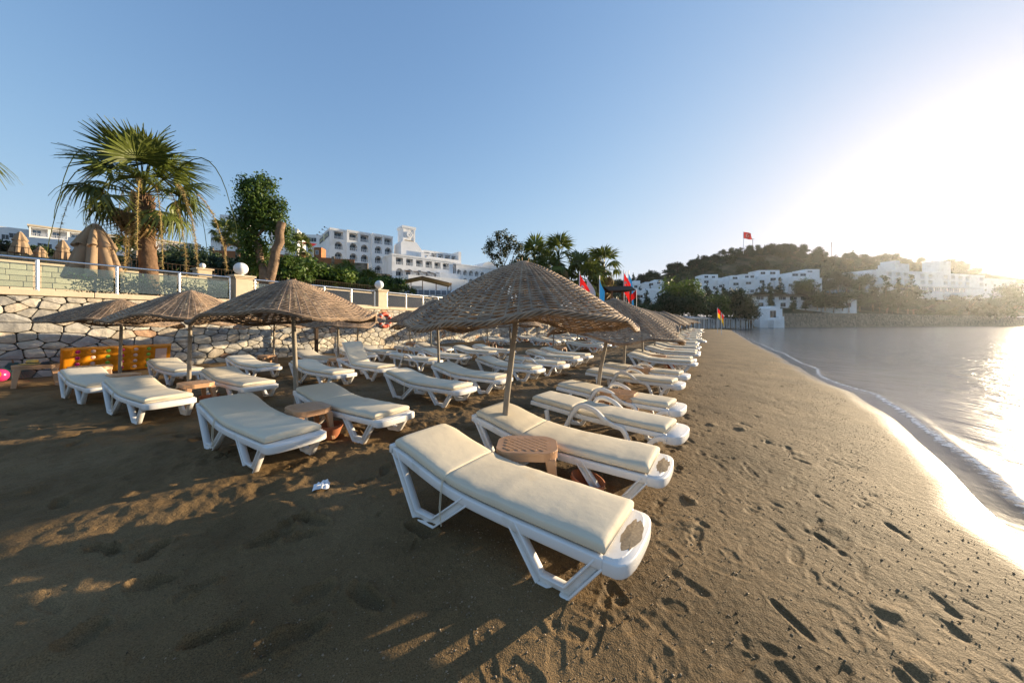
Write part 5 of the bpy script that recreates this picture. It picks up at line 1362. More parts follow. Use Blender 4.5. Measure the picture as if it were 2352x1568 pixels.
def table_proto():
    o = empty('side_table'); q_ = MB(); hw, hd = .262, .215
    def outl(w, d, n=6, bow=.04, r=.10):
        pts = []
        for cx, cy, a0 in ((w - r, -d + r, -90), (w - r, d - r, 0), (-w + r, d - r, 90), (-w + r, -d + r, 180)):
            for i in range(n + 1):
                a = R(a0 + 90 * i / n); pts.append((cx + r * math.cos(a), cy + r * math.sin(a)))
        return [(x * (1 + bow / w * (1 - (y / d) ** 2)), y * (1 + bow / d * (1 - (x / w) ** 2))) for x, y in pts]
    q_.prism(outl(hw, hd), .395, .42)
    q_.prism(outl(hw - .004, hd - .004), .345, .395)
    # raised lattice squares on the top
    for i in range(-5, 6):
        for j in range(-5, 6):
            s = .052; x, y = (i - j) * s * .74, (i + j) * s * .74
            if abs(x) < hw - .05 and abs(y) < hd - .045:
                k = s * .46; q_.add([(x - k * 1.5, y, .4215), (x, y - k * 1.5, .4215), (x + k * 1.5, y, .4215), (x, y + k * 1.5, .4215), (x - k * 1.43, y, .4235), (x, y - k * 1.43, .4235), (x + k * 1.43, y, .4235), (x, y + k * 1.43, .4235)], [(4, 5, 6, 7), (0, 1, 5, 4), (1, 2, 6, 5), (2, 3, 7, 6), (3, 0, 4, 7)])
    q_.build('table_top', M['tabletop'], o, bevel=.006)
    for sx in (-1, 1):
        for sy in (-1, 1):
            l = MB(); x, y = sx * (hw - .045), sy * (hd - .04); vs_ = []
            for z, ox, w in ((.36, 0, .052), (.2, .022, .04), (0, .045, .032)):
                for dx, dy in ((-1, -1), (1, -1), (1, 1), (-1, 1)): vs_.append((x + sx * ox + dx * w, y + sy * ox + dy * w * .8, z))
            l.add(vs_, [(a * 4 + b, a * 4 + (b + 1) % 4, a * 4 + 4 + (b + 1) % 4, a * 4 + 4 + b) for a in range(2) for b in range(4)] + [(3, 2, 1, 0), (8, 9, 10, 11)])
            l.build('leg', M['tabletop'], o, bevel=.008)
    return o
def pot_proto():
    o = empty('terracotta_pot'); q_ = MB()
    q_.lathe([(.001, 0), (.075, 0), (.105, .05), (.13, .12), (.142, .15), (.15, .152), (.15, .185), (.138, .187), (.128, .15), (.09, .04), (.001, .03)], 22)
    q_.build('bowl', M['pot'], o, smooth=True); return o

# ---------------------------------------------------------------- reed parasols
def canopy(Rr=1.27, H=.62, rings=42, segs=168, ribs=56, seed=0, quality=2):
    g = np.random.default_rng(seed); ph = g.uniform(0, 6.28, 6); amp = g.uniform(.4, 1, 6)
    def rimz(th): return .035 * (amp[0] * np.sin(2 * th + ph[0]) + amp[1] * np.sin(3 * th + ph[1]) + .7 * amp[2] * np.sin(5 * th + ph[2]))
    def rimr(th): return Rr * (1 + .025 * np.sin(3 * th + ph[3]) + .015 * np.sin(7 * th + ph[4]))
    def prof(s, th):                                        # s: 0 apex .. 1 rim
        s_ = np.clip(s, 0, 1.1)
        z = -H * ((np.sqrt(s_ * s_ + .006) - .0775) ** 1.22) * 1.08 * (1 + .06 * np.sin(4 * th + ph[5]) * s_)
        return rimr(th) * s_, z + rimz(th) * s_ ** 3 + .018 * np.sin(9 * th + ph[2]) * s_
    V = []; Q = []; nv = 0
    th = np.linspace(0, 2 * np.pi, segs, endpoint=False)
    def add_ring(s, off_amp, phase, hw, hh, jit):
        nonlocal nv
        sj = s + jit * (vnoise(th * 7 + s * 90 + seed, np.full_like(th, s * 31.0)) - .5)
        r, z = prof(sj, th)
        r2, z2 = prof(sj + .01, th); dr, dz = r2 - r, z2 - z; l = np.sqrt(dr * dr + dz * dz); dr, dz = dr / l, dz / l
        nrm_r, nrm_z = -dz, dr
        o = off_amp * np.cos(ribs / 2 * th + phase)
        # strand section: diamond (along slope +-hw, along normal +-hh)
        w = hw * (.8 + .5 * vnoise(th * 9 + 3, np.full_like(th, s * 57.0 + seed)))
        for a, b in ((1, 0), (0, 1), (-1, 0), (0, -1)):
            R_ = r + dr * w * a + nrm_r * (o + hh * b); Z_ = z + dz * w * a + nrm_z * (o + hh * b)
            V.append(np.stack([R_ * np.cos(th), R_ * np.sin(th), Z_], 1))
        i = np.arange(segs); i2 = (i + 1) % segs
        for k in range(4):
            k2 = (k + 1) % 4
            Q.append(np.stack([nv + k * segs + i, nv + k * segs + i2, nv + k2 * segs + i2, nv + k2 * segs + i], 1))
        nv += 4 * segs
    pitch = (1.0) / rings
    for k in range(rings):
        s = .05 + .935 * (k + .5) / rings
        add_ring(s, .0062 if quality > 1 else .006, math.pi * k, pitch * Rr * (.60 if quality > 1 else .5), .0072, .010)
    # ribs
    def tube(path, rad, n):
        nonlocal nv
        q_ = MB(); q_.tube(path, rad, n, False); V.append(np.array(q_.v)); Q.append(np.array(q_.f) + nv); nv += len(q_.v)
    for k in range(ribs):
        a = 2 * math.pi * (k + .5) / ribs + g.uniform(-.01, .01); s0 = .04 if k % 4 == 0 else (.25 if k % 2 == 0 else .5)
        pts = []
        for s in np.linspace(s0, 1.0 + g.uniform(-.005, .03), 9 if quality > 1 else 5):
            r, z = prof(np.array([s]), np.array([a])); pts.append((float(r[0]) * math.cos(a), float(r[0]) * math.sin(a), float(z[0])))
        tube(pts, .009, 4)
    # plaited rim: strands wound around the edge
    turns = 22
    for st in range(5 if quality > 1 else 3):
        n = segs
        t = np.linspace(0, 2 * np.pi, n, endpoint=False)
        r, z = prof(np.ones_like(t) * 1.0, t); w = turns * t + 2 * np.pi * st / (5 if quality > 1 else 3)
        rad = .016 if quality > 1 else .022
        pth = [(float((r[i] + rad * math.cos(w[i])) * math.cos(t[i])), float((r[i] + rad * math.cos(w[i])) * math.sin(t[i])), float(z[i] + rad * 1.25 * math.sin(w[i]))) for i in range(n)] 
        pth.append(pth[0]); tube(pth, .0105, 4)
    # knot of reed ends at the apex
    q_ = MB(); q_.lathe([(.001, .03), (.06, .02), (.10, -.01), (.12, -.05)], 14); V.append(np.array(q_.v)); Q.append(np.array(q_.f) + nv); nv += len(q_.v)
    for k in range(4 if quality > 1 else 2):
        a = g.uniform(0, 6.28); tube([(.05 * math.cos(a), .05 * math.sin(a), 0), (.07 * math.cos(a), .07 * math.sin(a), g.uniform(.03, .06))], .005, 3)
    return fast_mesh('canopy', np.concatenate(V), np.concatenate(Q), M['reed'], smooth=False)
CAN_HI = [canopy(1.17, .68, 54, 192, 64, 1), canopy(1.20, .60, 56, 192, 64, 2), canopy(1.15, .58, 54, 180, 60, 3)]
CAN_LO = [canopy(1.17, .58, 22, 72, 24, 4, 1), canopy(1.2, .56, 22, 72, 24, 5, 1)]
PARN = [0]
def parasol(base, hi, label, lean=(0, 0), peak=2.12, rot=None, sc=1.0, tilt=(0, 0), can=None):
    o = empty('reed_parasol', base, 0, label, 'parasol', 'woven reed parasols on the beach')
    g = random.Random(PARN[0]); PARN[0] += 1
    top = Vector((lean[0], lean[1], peak))
    k = 'p%d' % (1 if hi else 0)
    q_ = MB(); q_.tube([(0, 0, -.35), top * .33, top * .66, top - Vector((0, 0, .05))], [.034, .034, .031, .026], 10 if hi else 6)
    q_.build('pole', M['pole'], o, smooth=True)
    me_ = can if can is not None else g.choice(CAN_HI if hi else CAN_LO)
    c = link('canopy', me_, o)
    c.location = top; c.rotation_euler = (R(tilt[0] + g.uniform(-2, 2)), R(tilt[1] + g.uniform(-2, 2)), g.uniform(0, 6.28) if rot is None else rot); c.scale = (sc, sc, sc)
    return o
PA, PAU, PB, PTAB, PPOT = [lounger_A(1), lounger_A(7), lounger_A(19)], lounger_A(31, True), [lounger_B(3), lounger_B(13)], table_proto(), pot_proto()
used = set()
def inst(proto):
    if proto.name in used: return copy_tree(proto)
    used.add(proto.name); return proto
ROWN = ['waterside row', 'second row', 'third row', 'wall row']
def put_lounger(foot, heading, proto, label, group):
    """foot: world xy of the foot tip; heading of head->foot"""
    L_ = 1.93; heading = math.atan2(SQ * math.sin(heading), math.cos(heading)); hd = Vector((math.cos(heading), math.sin(heading), 0))
    f = Vector((foot[0], foot[1], 0)); h = f - hd * L_
    f1 = f - hd * .36; h1 = h + hd * .40
    z1, z0 = gz(f1.x, f1.y), gz(h1.x, h1.y)
    pitch = math.atan2(z1 - z0, 1.17)
    o = inst(proto)
    zr = z0 - math.tan(pitch) * .40 - .008
    o.location = (h.x, h.y, zr); o.rotation_mode = 'XYZ'; o.rotation_euler = (0, -pitch, heading); o.scale = (.894, .90, 1)
    tag(o, label, 'sun lounger', group); return o
HD = R(-41)
def foot_px(x, y):
    z = .28
    p = onz(x, y, z); return p.x, p.y
RG = random.Random(21)
rows = [
 # (umbrella bases, explicit loungers near/far as (foot, heading deg, kind))
 dict(p=-1.8, dp=1.70, umb=[(-.14, 3.70), (1.49, 6.25), AP(9.09, -1.8)[:2], AP(12.54, -1.8)[:2], AP(15.87, -1.8)[:2]], a_next=19.35, a_end=69, step=3.45,
      ex=[((.765, 1.935), -42.7, 'A'), ((1.37, 2.90), -40, 'A'), ((1.96, 3.87), -46, 'B'), ((2.46, 4.90), -46, 'B'), (AP(7.46, -.33)[:2], -45, 'B'), (AP(8.7, -.28)[:2], -45, 'B')]),
 dict(p=-5.96, dp=1.8, umb=[(-3.28, 5.22), (-1.9, 8.93), (-.02, 11.9), (1.9, 15.7), (3.68, 19.0)], a_next=22.2, a_end=69, step=3.64,
      ex=[((-2.13, 3.47), -40, 'A'), (foot_px(922, 962), -38, 'A'), (foot_px(1080, 897), -38.7, 'A'), (foot_px(1168, 873.5), -40, 'A'), (foot_px(1246, 851), -42, 'A'), (foot_px(1300.6, 840), -44, 'B'), (foot_px(1335, 826), -42, 'A'), (foot_px(1360, 819), -42, 'A')]),
 dict(p=-10.03, dp=2.0, umb=[(-6.36, 6.71), (-5.6, 11.0), (-3.7, 15.7), (-1.4, 19.2)], a_next=21.3, a_end=66, step=3.88,
      ex=[(foot_px(400, 926), -35, 'A'), (foot_px(606, 890), -37, 'A'), (foot_px(799, 862), -38, 'A'), (foot_px(898, 848.7), -40, 'U'), (foot_px(1005.6, 830.5), -40, 'B'), (foot_px(1076, 822), -40, 'A'), (foot_px(1139, 812), -40, 'A'), (foot_px(1180.6, 808), -40, 'A')]),
 dict(p=-13.2, dp=2.45, umb=[(-9.75, 8.48), (-8.4, 12.0), (-6.8, 15.0), (-5.6, 18.8)], a_next=20.4, a_end=64, step=3.8,
      ex=[(foot_px(258, 891), -35, 'A'), (foot_px(442, 857), -37, 'A'), (foot_px(624, 846.7), -38, 'A'), (foot_px(767.7, 828), -40, 'A'), (foot_px(855.7, 818), -40, 'A'), (foot_px(906.8, 812), -40, 'A'), (foot_px(985, 806), -40, 'B'), (foot_px(1034.7, 802.7), -40, 'A')]),
]
LEANS = {(0, 0): (.26, .02), (0, 1): (.43, .12), (1, 0): (-.10, .02), (0, 2): (.1, 0)}
PEAK = {(0, 0): 2.14, (0, 1): 1.92, (0, 2): 1.95, (1, 0): 2.13, (2, 0): 2.10, (3, 0): 2.05}
CANS = {(0, 0): CAN_HI[0], (1, 0): CAN_HI[1], (2, 0): CAN_HI[2], (3, 0): CAN_HI[1], (0, 1): CAN_HI[0]}
nl_total = 0
for ri, rw_ in enumerate(rows):
    umb = [Vector((u[0], u[1], 0)) for u in rw_['umb']]
    a = rw_['a_next']
    while a < rw_['a_end'] and len(umb) < 20:
        umb.append(AP(a + RG.uniform(-.2, .2), rw_['p'] + RG.uniform(-.25, .25))); a += rw_['step']
    for k, u in enumerate(umb):
        o_w = 'leading' if k == 0 else ORD[k]
        lab = f'woven reed parasol, {ORD[k]} from the near end of the {ROWN[ri]}'
        if (ri, k) == (0, 0): lab = 'big woven reed parasol leaning over the two front sun loungers'
        if (ri, k) == (1, 0): lab = 'wide woven reed parasol on a straight pole, first in the second row'
        u.z = gz(u.x, u.y)
        pk = PEAK.get((ri, k), (2.0 if ri == 0 else 2.08) + RG.uniform(-.05, .05)) - u.z * .3
        parasol(u, u.y < 12.8, lab, LEANS.get((ri, k), (RG.uniform(-.08, .08), RG.uniform(-.05, .05))), pk, None, 1.0, (RG.uniform(-2, 2), RG.uniform(-2, 2)), CANS.get((ri, k)))
        # table between the pair
        ua, up = toAP(u.x, u.y)
        tp_ = AP(ua - .42 + RG.uniform(-.08, .08), up + .57 + RG.uniform(-.12, .12))
        if (ri, k) == (0, 0): tp_ = Vector((.135, 3.06, 0))
        if (ri, k) == (0, 1): tp_ = onz(1420, 896, .43)
        if (ri, k) == (1, 0): tp_ = onz(708, 930, .43)
        if (ri, k) == (2, 0): tp_ = onz(450, 876, .43)
        if (ri, k) == (3, 0): tp_ = onz(284, 857, .43)
        t_ = inst(PTAB); t_.location = (tp_.x, tp_.y, gz(tp_.x, tp_.y) - .005); t_.scale = (.92, .92, 1); t_.rotation_euler = (0, 0, R(-33) + R(RG.uniform(-14, 14)) + (R(42) if (ri, k) == (0, 0) else 0))
        tag(t_, f'brown plastic side table under the {ORD[k]} parasol of the {ROWN[ri]}' if (ri, k) != (0, 0) else 'brown plastic side table with lattice top between the two front loungers', 'side table', 'side tables under the parasols')
        if k < 9:
            pp_ = tp_ + Vector((math.cos(HD), math.sin(HD), 0)) * RG.uniform(.45, .65) + Vector((RG.uniform(-.1, .15), RG.uniform(-.1, .1), 0))
            if (ri, k) == (0, 0): pp_ = onz(1340, 1112, .08)
            if (ri, k) == (1, 0): pp_ = onz(760, 985, .1)
            if (ri, k) == (2, 0): pp_ = onz(483, 914, .1)
            p_ = inst(PPOT); p_.location = (pp_.x, pp_.y, gz(pp_.x, pp_.y) - .02); p_.rotation_euler = (R(RG.uniform(-12, 12)), R(RG.uniform(-12, 12)), RG.uniform(0, 6))
            tag(p_, f'terracotta ash bowl beside the table of the {ORD[k]} parasol, {ROWN[ri]}', 'pot', 'terracotta bowls by the tables')
        for j in range(2):
            e = 2 * k + j
            if e < len(rw_['ex']):
                ft, hd_, kind = rw_['ex'][e]; hd_ = R(hd_)
            else:
                f_ = AP(ua - (1.19 if j == 0 else -.03) + RG.uniform(-.09, .09), up + rw_['dp'] + RG.uniform(-.14, .14)); ft = (f_.x, f_.y)
                hd_ = HD + R(RG.uniform(-6, 3)); kind = 'B' if RG.random() < .2 else 'A'
            pr_ = {'A': RG.choice(PA), 'B': RG.choice(PB), 'U': PAU}[kind]
            style = {'A': 'white sun lounger', 'B': 'round armed white sun lounger', 'U': 'white sun lounger with raised back'}[kind]
            lab = f'{style} on the {"near" if j == 0 else "far"} side of the {ORD[k]} parasol, {ROWN[ri]}'
            if (ri, e) == (0, 0): lab = 'white sun lounger with cream cushion standing in front of all the others'
            if (ri, e) == (0, 1): lab = 'white sun lounger behind the front one, by the lattice topped table'
            put_lounger(ft, hd_, pr_, lab, 'sun loungers in rows on the beach'); nl_total += 1
# sand blown onto the foot plates of the two front loungers
def dust(fx, fy, hd_, seed):
    hd_ = math.atan2(SQ * math.sin(R(hd_)), math.cos(R(hd_))); g = random.Random(seed)
    o = empty('sand_patch', (fx - math.cos(hd_) * .085, fy - math.sin(hd_) * .085, gz(fx, fy) + .3225), hd_)
    q_ = MB(); n = 26; vs_ = [(0, 0, .006)] + [((.045 + .018 * g.random()) * math.cos(a), (.13 + .07 * g.random()) * math.sin(a), 0) for a in [2 * math.pi * i / n for i in range(n)]]
    q_.add(vs_, [(0, 1 + i, 1 + (i + 1) % n) for i in range(n)]); q_.build('grains', M['sand_dust'], o)
    return tag(o, ['dry sand lying on the foot plate of the front sun lounger', 'dry sand lying on the foot plate of the lounger behind the front one'][seed], 'sand')
M['sand_dust'] = mat('sand_dust', (0.34, 0.26, 0.17), 0.95, 0.1, var=0.3, vscale=60)
dust(.765, 1.935, -42.7, 0); dust(1.37, 2.90, -40, 1)
for pr_ in PA + PB + [PAU]:
    if pr_.name not in used:
        for ch in list(pr_.children): bpy.data.objects.remove(ch)
        bpy.data.objects.remove(pr_)
# ---------------------------------------------------------------- closed canvas parasols on the terraces
def closed_parasol(base, top, rad, length, label, hi=False, group='closed tan parasols on the terraces', seed=0):
    o = empty('closed_parasol', base, 0, label, 'parasol', group); H = top - base[2]; g = random.Random(seed)
    q_ = MB(); q_.tube([(0, 0, 0), (0, 0, H + .02)], .04 if hi else .035, 8); q_.build('pole', M['rail'], o, smooth=True)
    n = 72 if hi else 32; pl = 8
    def skirt(z0, z1, r0, r1, m, lobe):
        vs_ = []; fs = []
        for i in range(m + 1):
            t = i / m; r = r0 + (r1 - r0) * t ** .75; z = z0 + (z1 - z0) * t
            for k in range(n):
                a = 2 * math.pi * k / n
                f = 1 + lobe * (.25 + t) * (abs(math.cos(pl * a / 2 + .4)) ** .7 - .62) + .03 * math.sin(3 * a + seed)
                vs_.append((r * f * math.cos(a), r * f * math.sin(a), z + .05 * t * math.sin(pl * a + 1.1)))
        for i in range(m):
            for k in range(n): fs.append((i * n + k, i * n + (k + 1) % n, (i + 1) * n + (k + 1) % n, (i + 1) * n + k))
        return vs_, fs
    q_ = MB(); q_.add(*skirt(H - length * .30, H - length, rad * .52, rad, 12, .62)); q_.build('canopy', M['tan'], o, smooth=True)
    q_ = MB(); q_.add(*skirt(H - .02, H - length * .43, rad * .14, rad * .76, 8, .46)); q_.build('vent_flap', M['tan'], o, smooth=True)
    q_ = MB(); q_.lathe([(rad * .14, H - .05), (rad * .13, H - .0), (0.001, H + .02)], 14); q_.build('cap', M['flagwhite'], o)
    return o
c = at(219, 640, 16.2); closed_parasol((c.x, c.y, COP - .03), at(219, 514, 16.2).z, .60, 1.95, 'large closed tan canvas parasol behind the glass balustrade', True, seed=2)
for i, (x, yt, Y, L_, l) in enumerate([(46, 532, 40, 1.9, 'closed tan parasol at the left end of the upper terrace'), (92, 566, 42, 1.5, 'short closed tan parasol under the low white house'), (144, 551, 44, 2.0, 'closed tan parasol between the pale block wall and the apartments'), (314, 575, 44, 1.9, 'closed tan parasol touching the big palm trunk, apartment side'), (379, 585, 46, 1.9, 'closed tan parasol just behind the big palm trunk, sea side'), (438, 594, 48, 1.9, 'closed tan parasol over the pale block wall beside the small pillar lamp'), (492, 603, 50, 1.8, 'closed tan parasol between the small lamp and the first big pillar'), (552, 610, 54, 1.7, 'closed tan parasol peeking out behind the first globe lamp')]):
    c = at(x, yt, Y); closed_parasol((c.x, c.y, min(landz(c.x, c.y), c.z - L_ - .2)), c.z, .52, L_, l, seed=i)
sl_ = empty('small_pillar', at(465, 640, 24), YAW_A, 'small cream pillar with a globe on the upper block wall', 'pillar')
q_ = MB(); q_.box(-.3, .3, -.3, .3, -1.0, .45); q_.box(-.37, .37, -.37, .37, .45, .52); q_.build('shaft', M['coping'], sl_)
q_ = MB(); q_.ball((0, 0, .68), .14, 12, 8); q_.build('globe', M['globe'], sl_, smooth=True)
for i, (x, y, Y) in enumerate([(795, 668, 40), (1055, 707, 60), (1250, 735, 60)][:2]):
    o = empty('garden_lamp', at(x, y, Y), 0, ['white globe lamp on a post among the bushes below the hotel', 'white globe lamp on a post before the pergola restaurant'][i], 'lamp')
    q_ = MB(); q_.tube([(0, 0, -3), (0, 0, 0)], .05, 6); q_.build('post', M['rail'], o)
    q_ = MB(); q_.ball((0, 0, .2), .25, 12, 8); q_.build('globe', M['globe'], o, smooth=True)
rf = empty('red_mat', AP(2.4, WALL_P - 1.1, COP - .02), YAW_A, 'red strip of matting on the terrace edge behind the glass', 'mat')
q_ = MB(); q_.box(-5, 2.6, -.4, .4, 0, .06); q_.build('strip', M['red_floor'], rf)
ch = empty('chair', AP(5.1, WALL_P - 1.6, COP), YAW_A + .3, 'dark grey terrace chair behind the low hedge', 'chair')
q_ = MB(); q_.box(-.24, .24, -.24, .24, .42, .46); q_.build('seat', M['black'], ch)
q_ = MB(); q_.box(-.24, .24, .22, .26, .5, .95); q_.build('backrest', M['black'], ch)
for sx in (-.22, .22):
    for sy in (-.22, .22): q_ = MB(); q_.tube([(sx, sy, 0), (sx, sy, .46)], .015, 6); q_.build('leg', M['rail'], ch)

# ---------------------------------------------------------------- by the wall: air mattress, tables, hat, rake, ball
mp = onz(256, 858, .0); wl = empty('air_mattress', AP(0, 0), 0, 'orange inflatable air mattress with coloured dimples leaning on the stone wall', 'air mattress')
a0 = 7.0
cL, cR = at(132, 800, 13.0), at(385, 800, 15.1)
# stands on its long edge against the wall
aL, _ = toAP(cL.x, cL.y); aR, _ = toAP(cR.x, cR.y)
LM = aR - aL + .1; HM = .80; KM = LM / 3.05; base = AP((aL + aR) / 2 - LM / 2, WALL_P + .36, 0.02)
wl.location = base; wl.rotation_euler = (R(14), 0, YAW_A)
def pillow(L_, H_, T_, nx=50, nz=22, chambers=0):
    vs_ = []; fs = []
    for side in (-1, 1):
        for i in range(nx + 1):
            for j in range(nz + 1):
                u, v = i / nx, j / nz
                e = min(1, min(u, 1 - u) * L_ / .07, min(v, 1 - v) * H_ / .07)
                b = math.sqrt(max(0, 1 - (1 - e) ** 2))
                k = 1.0
                for (dx, dz, r) in DIMP:
                    d = math.hypot(u * L_ - dx, v * H_ - dz)
                    k -= .62 * math.exp(-(d / r) ** 2)
                vs_.append((u * L_, side * T_ / 2 * b * k, v * H_))
    n1 = (nx + 1) * (nz + 1)
    for s in (0, 1):
        for i in range(nx):
            for j in range(nz):
                q4 = (s * n1 + i * (nz + 1) + j, s * n1 + (i + 1) * (nz + 1) + j, s * n1 + (i + 1) * (nz + 1) + j + 1, s * n1 + i * (nz + 1) + j + 1)
                fs.append(q4 if s == 0 else q4[::-1])
    return vs_, fs
DIMP = []; cols = ['pink', 'palepink', 'lime', 'pink', 'palepink', 'lime']
for c_ in range(6):
    for r_ in range(4): DIMP.append(((.40 + c_ * .385) * KM, .68 - r_ * .185, .075))
q_ = MB(); q_.add(*pillow(LM, HM, .17, 84, 30)); q_.build('body', M['orange_vinyl'], wl, smooth=True)
for i, (dx, dz, r) in enumerate(DIMP):
    q_ = MB(); q_.lathe([(.001, .014), (.042, .012), (.056, .0), (.057, -.01)], 16, Matrix.Translation((dx, -.045, dz)) @ RX90); q_.build('dimple', M[cols[i // 4]], wl, smooth=True)
q_ = MB(); q_.box(2.52 * KM, 2.88 * KM, -.092, -.08, .30, .68); q_.build('valve_panel', M['palepink'], wl, bevel=.004)
xt = copy_tree(PTAB); p = onz(83, 836, .52); xt.location = (p.x, p.y, gz(p.x, p.y)); xt.rotation_euler = (0, 0, YAW_A - .1); xt.scale = (1.15, 1.1, 1.22)
tag(xt, 'brown plastic side table with a straw hat on it beside the wall', 'side table', 'side tables under the parasols')
ht = empty('straw_hat', (p.x - .06, p.y - .02, gz(p.x, p.y) + .43 * 1.22), 0, 'yellow straw hat lying on the table by the wall', 'hat')
q_ = MB(); q_.lathe([(.001, .10), (.06, .102), (.085, .09), (.095, .02), (.10, .012), (.19, .0), (.195, .008), (.10, .022)], 24); q_.build('hat_body', M['straw'], ht, smooth=True)
q_ = MB(); q_.lathe([(.097, .02), (.098, .045), (.092, .045)], 24); q_.build('hat_band', M['black'], ht, smooth=True)
bg = empty('black_cap', (p.x + .18, p.y + .06, gz(p.x, p.y) + .43 * 1.22), .5, 'crumpled black cap next to the straw hat', 'cap')
q_ = MB(); q_.lathe([(.001, .06), (.06, .055), (.09, .03), (.1, 0)], 16); q_.build('crown', M['black'], bg, smooth=True)
q_ = MB(); q_.prism([(.02, -.09), (.17, -.07), (.19, 0), (.17, .07), (.02, .09)], .0, .012); q_.build('peak', M['black'], bg)
xt2 = copy_tree(PTAB); p = onz(208, 838, .55); xt2.location = (p.x, p.y, gz(p.x, p.y)); xt2.rotation_euler = (0, 0, YAW_A - .15); xt2.scale = (1.1, 1.1, 1.25)
tag(xt2, 'brown plastic side table standing against the orange air mattress', 'side table', 'side tables under the parasols')
p = onz(24, 872, .0); rk = empty('rake', (p.x, p.y, 0), YAW_A, 'dark green leaf rake leaning on the wall with a wooden handle', 'rake')
q_ = MB(); q_.tube([(.05, .1, .42), (-.12, .45, 1.62)], .018, 8); q_.build('handle', M['wood'], rk)
q_ = MB()
for i in range(17):
    t = (i - 8) / 8; q_.add([(.05 + t * .05, .1, .42), (.065 + t * .05, .1, .42), (.065 + t * .42, -.05, .03), (.05 + t * .42, -.05, .03)], [(0, 1, 2, 3)])
q_.add([(-.02, .1, .44), (.12, .1, .44), (.27, .02, .2), (-.17, .02, .2)], [(0, 1, 2, 3)]); q_.build('rake_head', M['darkgreen'], rk)
p = onz(-2, 862, .17); bl = empty('beach_ball', (p.x, p.y, .17), 0, 'pink and orange ringed ball at the left edge beside the rake', 'ball')
q_ = MB(); q_.ball((0, 0, 0), .16, 16, 12); q_.build('ball_skin', M['pink'], bl, smooth=True)
q_ = MB(); q_.lathe([(.075, .145), (.105, .122), (.104, .126), (.075, .149)], 16, Matrix.Rotation(R(75), 4, 'X') @ Matrix.Rotation(R(25), 4, 'Y')); q_.build('ring', M['orange_vinyl'], bl)
# life buoy on the wall
lb_p = AP(13.45, WALL_P + .10); lb = empty('lifebuoy', (lb_p.x, lb_p.y, 1.62), YAW_A, 'orange red life buoy with white bands hanging on the stone wall', 'lifebuoy')
q_ = MB(); m_, k_ = 28, 12
vs_ = []; fs = []
for i in range(m_):
    a = 2 * math.pi * i / m_
    for k in range(k_):
        b = 2 * math.pi * k / k_; rr_ = .36 + .095 * math.cos(b); vs_.append((rr_ * math.cos(a), -.095 * math.sin(b) * .8, rr_ * math.sin(a)))
fs = [(i * k_ + k, ((i + 1) % m_) * k_ + k, ((i + 1) % m_) * k_ + (k + 1) % k_, i * k_ + (k + 1) % k_) for i in range(m_) for k in range(k_)]
q_.add(vs_, fs); q_.build('ring', M['ring'], lb, smooth=True)
for a in (.785, 2.356, 3.927, 5.498):
    q_ = MB(); vs_ = []
    for da in (-.13, .13):
        for k in range(k_):
            b = 2 * math.pi * k / k_; rr_ = .36 + .099 * math.cos(b); vs_.append((rr_ * math.cos(a + da), -.099 * math.sin(b) * .8, rr_ * math.sin(a + da)))
    q_.add(vs_, [(k, k_ + k, k_ + (k + 1) % k_, (k + 1) % k_) for k in range(k_)]); q_.build('band', M['flagwhite'], lb, smooth=True)
q_ = MB(); q_.tube([(.1, -.12, -.1), (.2, -.14, -.25), (.22, -.12, -.55)], .014, 5); q_.build('rope', M['black'], lb)
# wooden T post by the wall
p = AP(9.0, WALL_P + 0.9); tp2 = empty('wooden_post', (p.x, p.y, 0), YAW_A - .1, 'dark brown wooden post with a crossbar standing by the stone wall', 'post')
q_ = MB(); q_.box(-.06, .06, -.06, .06, -.2, 1.36); q_.build('upright', M['darkwood'], tp2, bevel=.006)
q_ = MB(); q_.box(-.55, .55, -.07, .07, 1.36, 1.44); q_.build('crossbar', M['darkwood'], tp2, bevel=.006)
# crumpled tissue, pebbles, bits
p = onz(738, 1122, .02); ts = empty('tissue', (p.x, p.y, sandz(p.x, p.y) + .01), .4, 'crumpled white tissue on the dark sand', 'tissue')
g = random.Random(4); q_ = MB(); n = 7
vs_ = [((i / n - .5) * .13, (j / n - .5) * .12, g.uniform(.0, .05) * (1 if 0 < i < n and 0 < j < n else .3)) for i in range(n + 1) for j in range(n + 1)]
q_.add(vs_, [(i * (n + 1) + j, (i + 1) * (n + 1) + j, (i + 1) * (n + 1) + j + 1, i * (n + 1) + j + 1) for i in range(n) for j in range(n)]); q_.build('sheet', M['paper'], ts)
def scatter(name, n, afn, mt, smin, smax, label, seed):
    gq = np.random.default_rng(seed); V = []; Fq = []; base = np.array([[1, 0, 0], [0, 1, 0], [-1, 0, 0], [0, -1, 0], [0, 0, .7], [0, 0, -.7]]); tri = np.array([[0, 1, 4], [1, 2, 4], [2, 3, 4], [3, 0, 4], [1, 0, 5], [2, 1, 5], [3, 2, 5], [0, 3, 5]])
    for i in range(n):
        x, y = afn(gq); s = smin * (smax / smin) ** (gq.random() ** 2)
        v = base * s * gq.uniform(.6, 1.3, 3) + gq.normal(size=(6, 3)) * s * .18
        a = gq.uniform(0, 6.28); v = v @ np.array([[math.cos(a), math.sin(a), 0], [-math.sin(a), math.cos(a), 0], [0, 0, 1]])
        V.append(v + [x, y, sandz(x, y) + s * .25]); Fq.append(tri + 6 * i)
    return tag(link(name, fast_mesh(name, np.concatenate(V), np.concatenate(Fq), mt, smooth=False)), label, None, None, 'stuff')
M['pebble'] = mat('pebble', (0.26, 0.19, 0.12), 0.6, 0.4, var=0.6, vscale=14)
M['debris'] = mat('dark_debris', (0.09, 0.065, 0.04), 0.85, 0.2, var=0.5, vscale=20)
